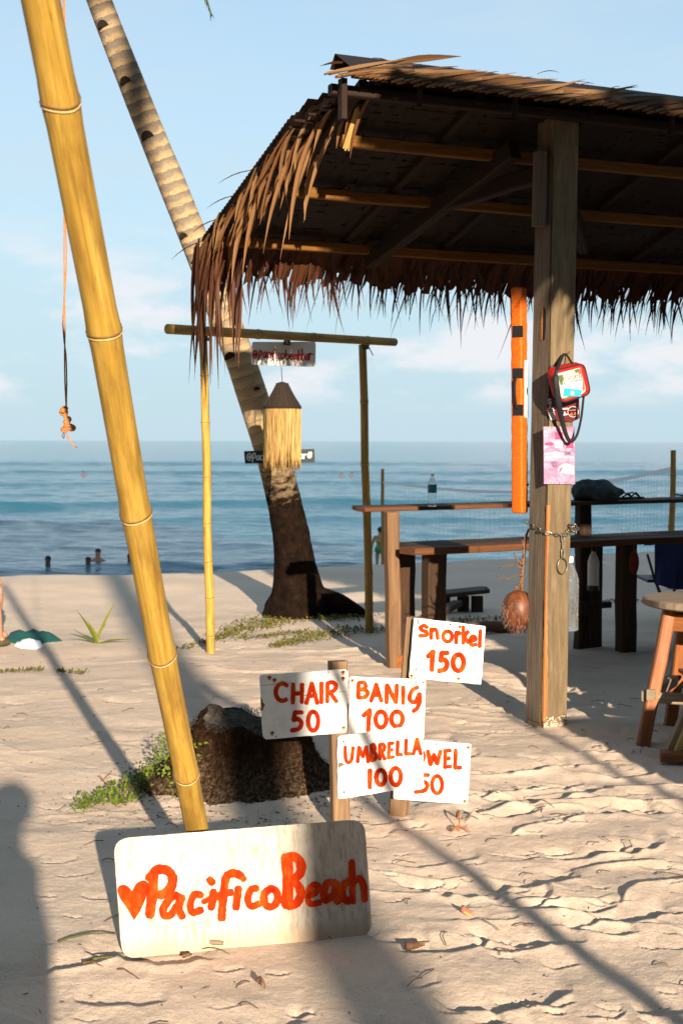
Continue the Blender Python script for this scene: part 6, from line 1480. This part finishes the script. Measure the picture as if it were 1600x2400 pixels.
for pth, n in (([(490, 1505, .6), (560, 1480, 1.2), (620, 1462, 2.0), (660, 1452, 2.0)], 900), ([(560, 1500, .8), (640, 1492, 1.0), (720, 1485, 1.2)], 260), ([(640, 1520, .6), (700, 1505, 1.0), (760, 1490, 1.6), (820, 1480, 1.9), (900, 1478, 1.4)], 900), ([(760, 1455, 1.4), (800, 1448, 1.8), (850, 1450, 1.4)], 520), ([(430, 1525, .4), (470, 1512, .6), (500, 1508, .6)], 140), ([(1060, 1460, 1.0), (1140, 1456, 1.4), (1220, 1450, 1.0)], 260), ([(1390, 1418, .6), (1450, 1412, .8), (1600, 1408, .8)], 260), ([(0, 1580, .3), (60, 1575, .5), (95, 1572, .3)], 110), ([(130, 1577, .2), (160, 1580, .4), (205, 1583, .2)], 70)):
    leaf_scatter(gc, gpath(pth), int(n * .95), .028, rnd, .018, .06)
o = gc.build('ground_cover', 'creeper'); tag(o, 'olive green creeping ground cover spread round the palm foot', 'ground cover'); o['kind'] = 'stuff'
# coconut seedling
sp0 = onG(226, 1508); sdl = thing('palm_seedling', sp0, 'small yellow green palm seedling with three blades on the sand at left', 'plant')
for dx, dz, L, w in ((.16, .42, .28, .035), (.26, .10, .20, .035), (-.12, .30, .22, .05), (-.20, .14, .16, .04), (-.05, .22, .14, .045)):
    leaf(sp0 + Vector((0, 0, -.01)), Vector((dx, -.05, dz)), L * 1.35, w * 1.5, .35, 0, .5, 6).build('blade', 'sprout', sdl)
# teal cloth and white thing
tq = onG(75, 1500); 
def drape(name, pts, hts, mat, label, cat):
    poly = [onG(x, y) for x, y in pts]; c = sum(poly, Vector()) / len(poly); vs = []; fs = []; n = len(poly); m = 7; r_ = random.Random(len(label))
    for k in range(m + 1):
        f = 1 - k / m
        for j, q in enumerate(poly):
            p = c + (q - c) * f; h = hts * (1 - f ** 2) * (.65 + .55 * float(vnoise(np.array(p.x * 9), np.array(p.y * 9.0), 3))) + (.0 if k == 0 else .012 * r_.random()); vs.append(Vector((p.x, p.y, gz(p.x, p.y) + .004 + max(0, h))))
    for k in range(m):
        for j in range(n): fs.append((k * n + j, k * n + (j + 1) % n, (k + 1) * n + (j + 1) % n, (k + 1) * n + j))
    return tag(MB().add(vs, fs).build(name, mat, None, True), label, cat)
drape('beach_cloth', [(10, 1506), (45, 1512), (100, 1510), (148, 1503), (130, 1492), (105, 1490), (80, 1478), (55, 1488), (25, 1484)], .05, 'teal_cloth', 'rumpled teal beach cloth lying on the sand at the left edge', 'cloth')
drape('white_shirt', [(33, 1516), (50, 1522), (85, 1524), (102, 1518), (98, 1508), (70, 1504), (40, 1506)], .045, 'white_cloth', 'bundled white cloth in front of the teal beach cloth', 'cloth')
# fallen frond scraps behind the seedling
def twig(name, a, b_, r, label, mat='twig', bendz=.01, cat='twig'):
    a = onG(*a); b_ = onG(*b_); r_ = random.Random(int(a.x * 1000)); pts = [a.lerp(b_, i / 5) + Vector((r_.uniform(-1, 1) * .006, r_.uniform(-1, 1) * .006, r + bendz * math.sin(3.14 * i / 5))) for i in range(6)]
    return tag(MB().tube(pts, [r * (1 - .1 * i) for i in range(6)], 7).build(name, mat, None, True), label, cat)
twig('driftwood', (468, 2217), (525, 2222), .012, 'grey driftwood chip lying along the foot of the big board', 'seat_wood', .004, 'driftwood')
twig('driftwood', (948, 2230), (996, 2222), .014, 'brown bark chip on the sand right of the big board', 'twig', .0, 'driftwood')
twig('twig', (604, 2308), (617, 2322), .006, 'small broken stick poking up near the bottom centre', 'twig', .02)
twig('twig', (430, 2246), (446, 2240), .007, 'short dark stick below the left half of the big board', 'twig', .0)
twig('twig', (1055, 1950), (1098, 1953), .006, 'forked reddish twig on the sand right of the price stakes', 'chip_wood', .02)
twig('twig', (1068, 1918), (1078, 1950), .005, 'upright reddish twig stub right of the price stakes', 'chip_wood', .05)
twig('twig', (200, 2262), (240, 2268), .004, 'thin twig left of the big board foot', 'twig', .01)
twig('grass_runner', (135, 2210), (275, 2190), .0035, 'green grass runner creeping out from the left edge of the big board', 'creeper', .012, 'grass runner')
twig('grass_runner', (195, 2260), (300, 2245), .0028, 'dry runner at the lower left corner of the big board', 'creeper', .01, 'grass runner')
ltp = onG(1093, 2145); tag(MB().box(ltp + Vector((0, 0, .014)), (.035, .010, .014), Matrix.Rotation(.5, 3, 'Y')).build('candy_wrapper', 'coral_card', None), 'tiny red and yellow wrapper scrap on the sand at right', 'wrapper')
MB().box(ltp + Vector((.002, -.006, .008)), (.03, .008, .008), Matrix.Rotation(.5, 3, 'Y')).build('stripe', 'yellow_wood', bpy.data.objects['candy_wrapper'])
lm = MB(); rnd = random.Random(91)
def bit(x, y, L, w):
    an_ = rnd.uniform(0, 6.28); z = gz(x, y); hh = float(hmic(np.array([[x]]), np.array([[y]]))[0, 0]); c = Vector((x, y, z + hh + .003)); d = Vector((math.cos(an_), math.sin(an_), rnd.uniform(-.1, .2))) * L / 2; sd = Vector((-math.sin(an_), math.cos(an_), 0)) * w / 2
    lm.add([c - d, c + sd + Vector((0, 0, w * .6)), c + d, c - sd], [(0, 1, 2, 3)], )
for i in range(900):
    a = rnd.uniform(0, 6.28); r = .36 + abs(rnd.gauss(0, .22)); x = STUMP.x + math.cos(a) * r - .05; y = STUMP.y + math.sin(a) * r * 1.0 - .15; bit(x, y, rnd.uniform(.006, .03), rnd.uniform(.003, .007))
for i in range(420):
    y = 3.3 + rnd.random() * 8; x = rnd.uniform(-.27, .27) * y; bit(x, y, rnd.uniform(.006, .04), rnd.uniform(.0025, .005))
for i in range(140):
    y = 3.4 + rnd.random() * 5; x = rnd.uniform(-.26, .27) * y; L_ = rnd.uniform(.04, .11); a = rnd.uniform(0, 6.28); p0 = Vector((x, y, 0)); pl_ = []
    for k in range(5):
        a += rnd.uniform(-.5, .5); p0 = p0 + Vector((math.cos(a), math.sin(a), 0)) * (L_ / 4); hh = float(hmic(np.array([[p0.x]]), np.array([[p0.y]]))[0, 0]); pl_.append(Vector((p0.x, p0.y, gz(p0.x, p0.y) + hh + .004 + .006 * math.sin(k))))
    lm.tube(pl_, .0016, 4)
o = lm.build('sand_litter', 'litter'); tag(o, 'scattered bark crumbs and dry bits on the sand', 'litter'); o['kind'] = 'stuff'

# ================================================================== OUTSIDE THE PICTURE: what throws its shade in
# unseen broad-leaved tree added at the right for shade; its crown is reused
TC = SUNP(8.6, 0.5, 0); tz = 5.15
tr = thing('shade_tree', (TC.x, TC.y, 0), 'dense round crowned shade tree standing beside the stall right of the view', 'tree')
tb = [Vector((TC.x + .1 * math.sin(i), TC.y, -.2 + i * .62)) for i in range(7)]; MB().tube(tb, [.24, .2, .18, .17, .16, .15, .13], 12).build('trunk', 'trunk_brown', tr, True)
rnd = random.Random(71); lv = MB()
for i in range(9):
    a = i * .7; e = Vector((TC.x, TC.y, tz)) + Vector((math.cos(a) * 1.5, math.sin(a) * 1.5, rnd.uniform(-.6, 1.2))); MB().tube([tb[-2], tb[-2].lerp(e, .5) + Vector((0, 0, .2)), e], [.09, .06, .02], 7).build('limb', 'trunk_brown', tr, True)
for i in range(9500):
    while True:
        v = Vector((rnd.uniform(-1, 1), rnd.uniform(-1, 1), rnd.uniform(-1, 1)))
        if .25 < v.length < 1 + .08 * math.sin(v.x * 9) : break
    c = Vector((TC.x, TC.y, tz)) + Vector((v.x * 2.4, v.y * 2.0, v.z * 2.35)); s_ = rnd.uniform(.20, .38); d = Vector((rnd.uniform(-1, 1), rnd.uniform(-1, 1), rnd.uniform(-1, .3))).normalized(); sd = d.cross(Vector((rnd.uniform(-1, 1), rnd.uniform(-1, 1), rnd.uniform(-1, 1)))).normalized()
    lv.add([c, c + d * s_ * .5 + sd * s_ * .3, c + d * s_, c + d * s_ * .5 - sd * s_ * .3], [(0, 1, 2, 3)], [(0, 0), (1, 0), (1, s_), (0, s_)])
crown_o = lv.build('crown', 'tree_leaf', tr, kind='stuff')
# taller trees added behind the viewpoint to block sky fill; low sun passes beneath
for i, (u_, v_, zc, sc3, lab) in enumerate(((-5.5, -2.5, 9.2, 1.55, 'tall shade tree behind the viewpoint, far left'), (5.6, -4.5, 9.8, 1.75, 'tall shade tree behind the viewpoint, far right'), (0.4, -5.5, 13.4, 1.75, 'tall shade tree right behind the viewpoint'), (-4.2, -11, 12.6, 1.9, 'tall shade tree in the second row behind, left'), (4.8, -13, 14.6, 1.9, 'tall shade tree in the second row behind, right'), (-10, -8, 8.4, 2.2, 'broad shade tree at the far left behind'), (10.5, -6, 8.4, 2.2, 'broad shade tree at the far right behind'))):
    q = SUNP(u_, v_, 0); tt3 = thing('shade_tree', (q.x, q.y, 0), lab, 'tree', 'trees behind the viewpoint')
    c2 = crown_o.copy(); col.objects.link(c2); c2.parent = tt3; c2.scale = (sc3, sc3, sc3); c2.rotation_euler = (0, 0, i * 1.3); c2.location = (0, 0, zc - tz * sc3)
    hgt = zc - 1.0; su = 0.0 if abs(u_) > 3.3 else 4.2
    MB().tube([q + Vector((0, 0, -.2)) if not su else SUNP(u_ - su, v_, -.2), q.lerp(SUNP(u_ - su, v_, 0), .8) + Vector((0, 0, hgt * .5)), q + Vector((0, 0, hgt))], [.32, .26, .18], 12).build('trunk', 'trunk_brown', tt3, True)
for i, (u_, v_, zc, sc3, lab) in enumerate(((-24, -17, 1.9, 1.5, 'rounded hedge bush at the far left end of the row behind'), (-16, -18, 2.0, 1.55, 'dense hedge bush second from the left in the row behind'), (-8.5, -18, 1.8, 1.4, 'dense hedge bush third from the left in the row behind'), (-2.5, -19, 1.4, 1.25, 'low hedge bush left of the gap in the row behind'), (3.0, -19, 1.4, 1.25, 'low hedge bush right of the gap in the row behind'), (9, -18, 1.9, 1.5, 'dense hedge bush third from the right in the row behind'), (16, -17, 2.0, 1.6, 'dense hedge bush second from the right in the row behind'), (24, -16, 2.0, 1.6, 'rounded hedge bush at the far right end of the row behind'), (-13, -2, 3.2, 1.8, 'big round bush beside the beach left of the viewpoint'), (-16, 6, 3.0, 1.8, 'big round bush farther along the beach on the left'))):
    q = SUNP(u_, v_, 0); tt3 = thing('hedge_bush', (q.x, q.y, 0), lab, 'bush', 'bushes outside the picture'); c2 = crown_o.copy(); col.objects.link(c2); c2.parent = tt3; c2.scale = (sc3 * 1.25, sc3, sc3); c2.rotation_euler = (0, 0, i * 1.1); c2.location = (0, 0, zc - tz * sc3)  # bushes put in out of view to block light from the sky
# unseen stall with a counter, added and outlined to cast shade on the hut
def SB(u0, u1, v0, v1, z0, z1):
    c = SUNP((u0 + u1) / 2, (v0 + v1) / 2, (z0 + z1) / 2); return c, (abs(u1 - u0), abs(v1 - v0), z1 - z0), Matrix.Rotation(math.atan2(.2198, .9755), 3, 'Z')
stl_ = SUNP(4.5, 2.4, 0); stall = thing('beach_stall', stl_, 'closed wooden beach stall with a boarded counter standing right of the view', 'stall')
for k in range(6):
    z0 = -.05 + .18 * k; c, sz3, Mx = SB(2.80, 6.2, 2.85 + .003 * (k % 2), 2.90 + .003 * (k % 2), z0, z0 + .176); MB().box(c, sz3, Mx).build('counter_board', 'table_wood', stall)
for k in range(14):
    z0 = -.05 + .19 * k; c, sz3, Mx = SB(3.42, 6.4, 2.55, 2.58, z0, z0 + .186); MB().box(c, sz3, Mx).build('wall_board', 'table_wood', stall)
c, sz3, Mx = SB(2.78, 6.3, 2.45, 2.92, 1.04, 1.08); MB().box(c, sz3, Mx).build('counter_top', 'table_wood', stall)
for u in (3.44, 6.3):
    for v in (.6, 2.5): c, sz3, Mx = SB(u, u + .08, v, v + .08, -.1, 2.7); MB().box(c, sz3, Mx).build('corner_post', 'rail_post', stall)
for u in (3.5, 6.3): c, sz3, Mx = SB(u, u + .08, 2.6, 2.68, 2.6, 4.2); MB().box(c, sz3, Mx).build('corner_post', 'rail_post', stall)
c, sz3, Mx = SB(2.0, 6.6, .6, 2.72, 4.20, 4.27); 
def svp(u, w, v): return SUNP(u, v, w - TANEL * v)
MB().add([svp(1.98, 4.95, 2.7), svp(6.6, 4.95, 2.7), svp(6.6, 4.97, .6), svp(1.98, 4.97, .6)], [(0, 1, 2, 3)]).build('roof', 'thatch', stall)
edge = [(1.72, 4.95), (1.95, 4.74), (2.45, 4.38), (2.63, 4.16), (2.87, 3.94), (3.15, 3.62), (3.42, 3.30)]
MB().add([svp(u, w, 2.7) for u, w in edge] + [svp(6.6, 3.3, 2.7), svp(6.6, 4.95, 2.7)], [tuple(range(9))]).build('gable_thatch', 'thatch', stall)  # panel cut to the outline of the shade wanted on post and purlins
rnd = random.Random(19); fm = MB()
for i in range(150):
    k = rnd.random() * 6; j = int(k); u = edge[j][0] + (edge[j + 1][0] - edge[j][0]) * (k - j); w = edge[j][1] + (edge[j + 1][1] - edge[j][1]) * (k - j)
    d = (SUNP(-.6 + rnd.uniform(-.3, .3), 0, 0) + Vector((0, 0, -1))); l_ = leaf(svp(u + .03, w + .05, 2.72), d, rnd.uniform(.10, .24), .035, .3, 0, .3, 4, upv=SUNP(0, 1, 0)); fm.add(l_.v, l_.f, l_.uv)
fm.build('thatch_fringe', 'thatch', stall, kind='stuff')
# palm trunk and slender leaning pole behind the camera
pb2 = SUNP(1.02, -11, 0); bp = thing('coconut_palm', (pb2.x, pb2.y, 0), 'straight coconut palm standing behind the viewpoint', 'palm tree')
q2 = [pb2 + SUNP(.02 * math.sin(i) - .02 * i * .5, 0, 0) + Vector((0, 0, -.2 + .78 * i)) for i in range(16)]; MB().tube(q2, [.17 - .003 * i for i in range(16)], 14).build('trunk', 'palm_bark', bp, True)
rnd = random.Random(13)
for kf in range(12):
    az = kf * 2.399; el = rnd.uniform(0.2, 0.95); d0 = Vector((math.cos(az) * math.cos(el), math.sin(az) * math.cos(el), math.sin(el))); a, bb = MB(), MB(); frond(a, bb, q2[-1], d0, rnd.uniform(2.4, 3.2), rnd.uniform(1.0, 1.5), rnd=rnd); f_ = a.build('frond', 'green_frond', bp); bb.build('leaflets', 'green_frond', f_, kind='stuff')
# pole: shadow runs from the price stakes to the lower right corner
la = svp(1.84, .42, -1.2); lb = svp(1.22, 1.86, -1.6); ldir = lb - la; la2 = la - ldir * ((la.z + .1) / ldir.z)
lpz = thing('bamboo_pole', (la2.x, la2.y, 0), 'slender bamboo pole leaning behind the viewpoint', 'bamboo pole'); culm(lpz, la2, la2 + ldir * 1.75, .034, .028, (.1, .3, .5, .7, .9), 'bamboo_old', 14)
la = svp(2.78, .55, -2.2); lb = svp(2.60, 1.88, -2.2); ldir = lb - la; la2 = la - ldir * ((la.z + .1) / ldir.z)
lpz = thing('bamboo_pole', (la2.x, la2.y, 0), 'second slender bamboo pole standing behind the viewpoint at right', 'bamboo pole'); culm(lpz, la2, lb, .03, .026, (.1, .3, .5, .7, .9), 'bamboo_old', 14)
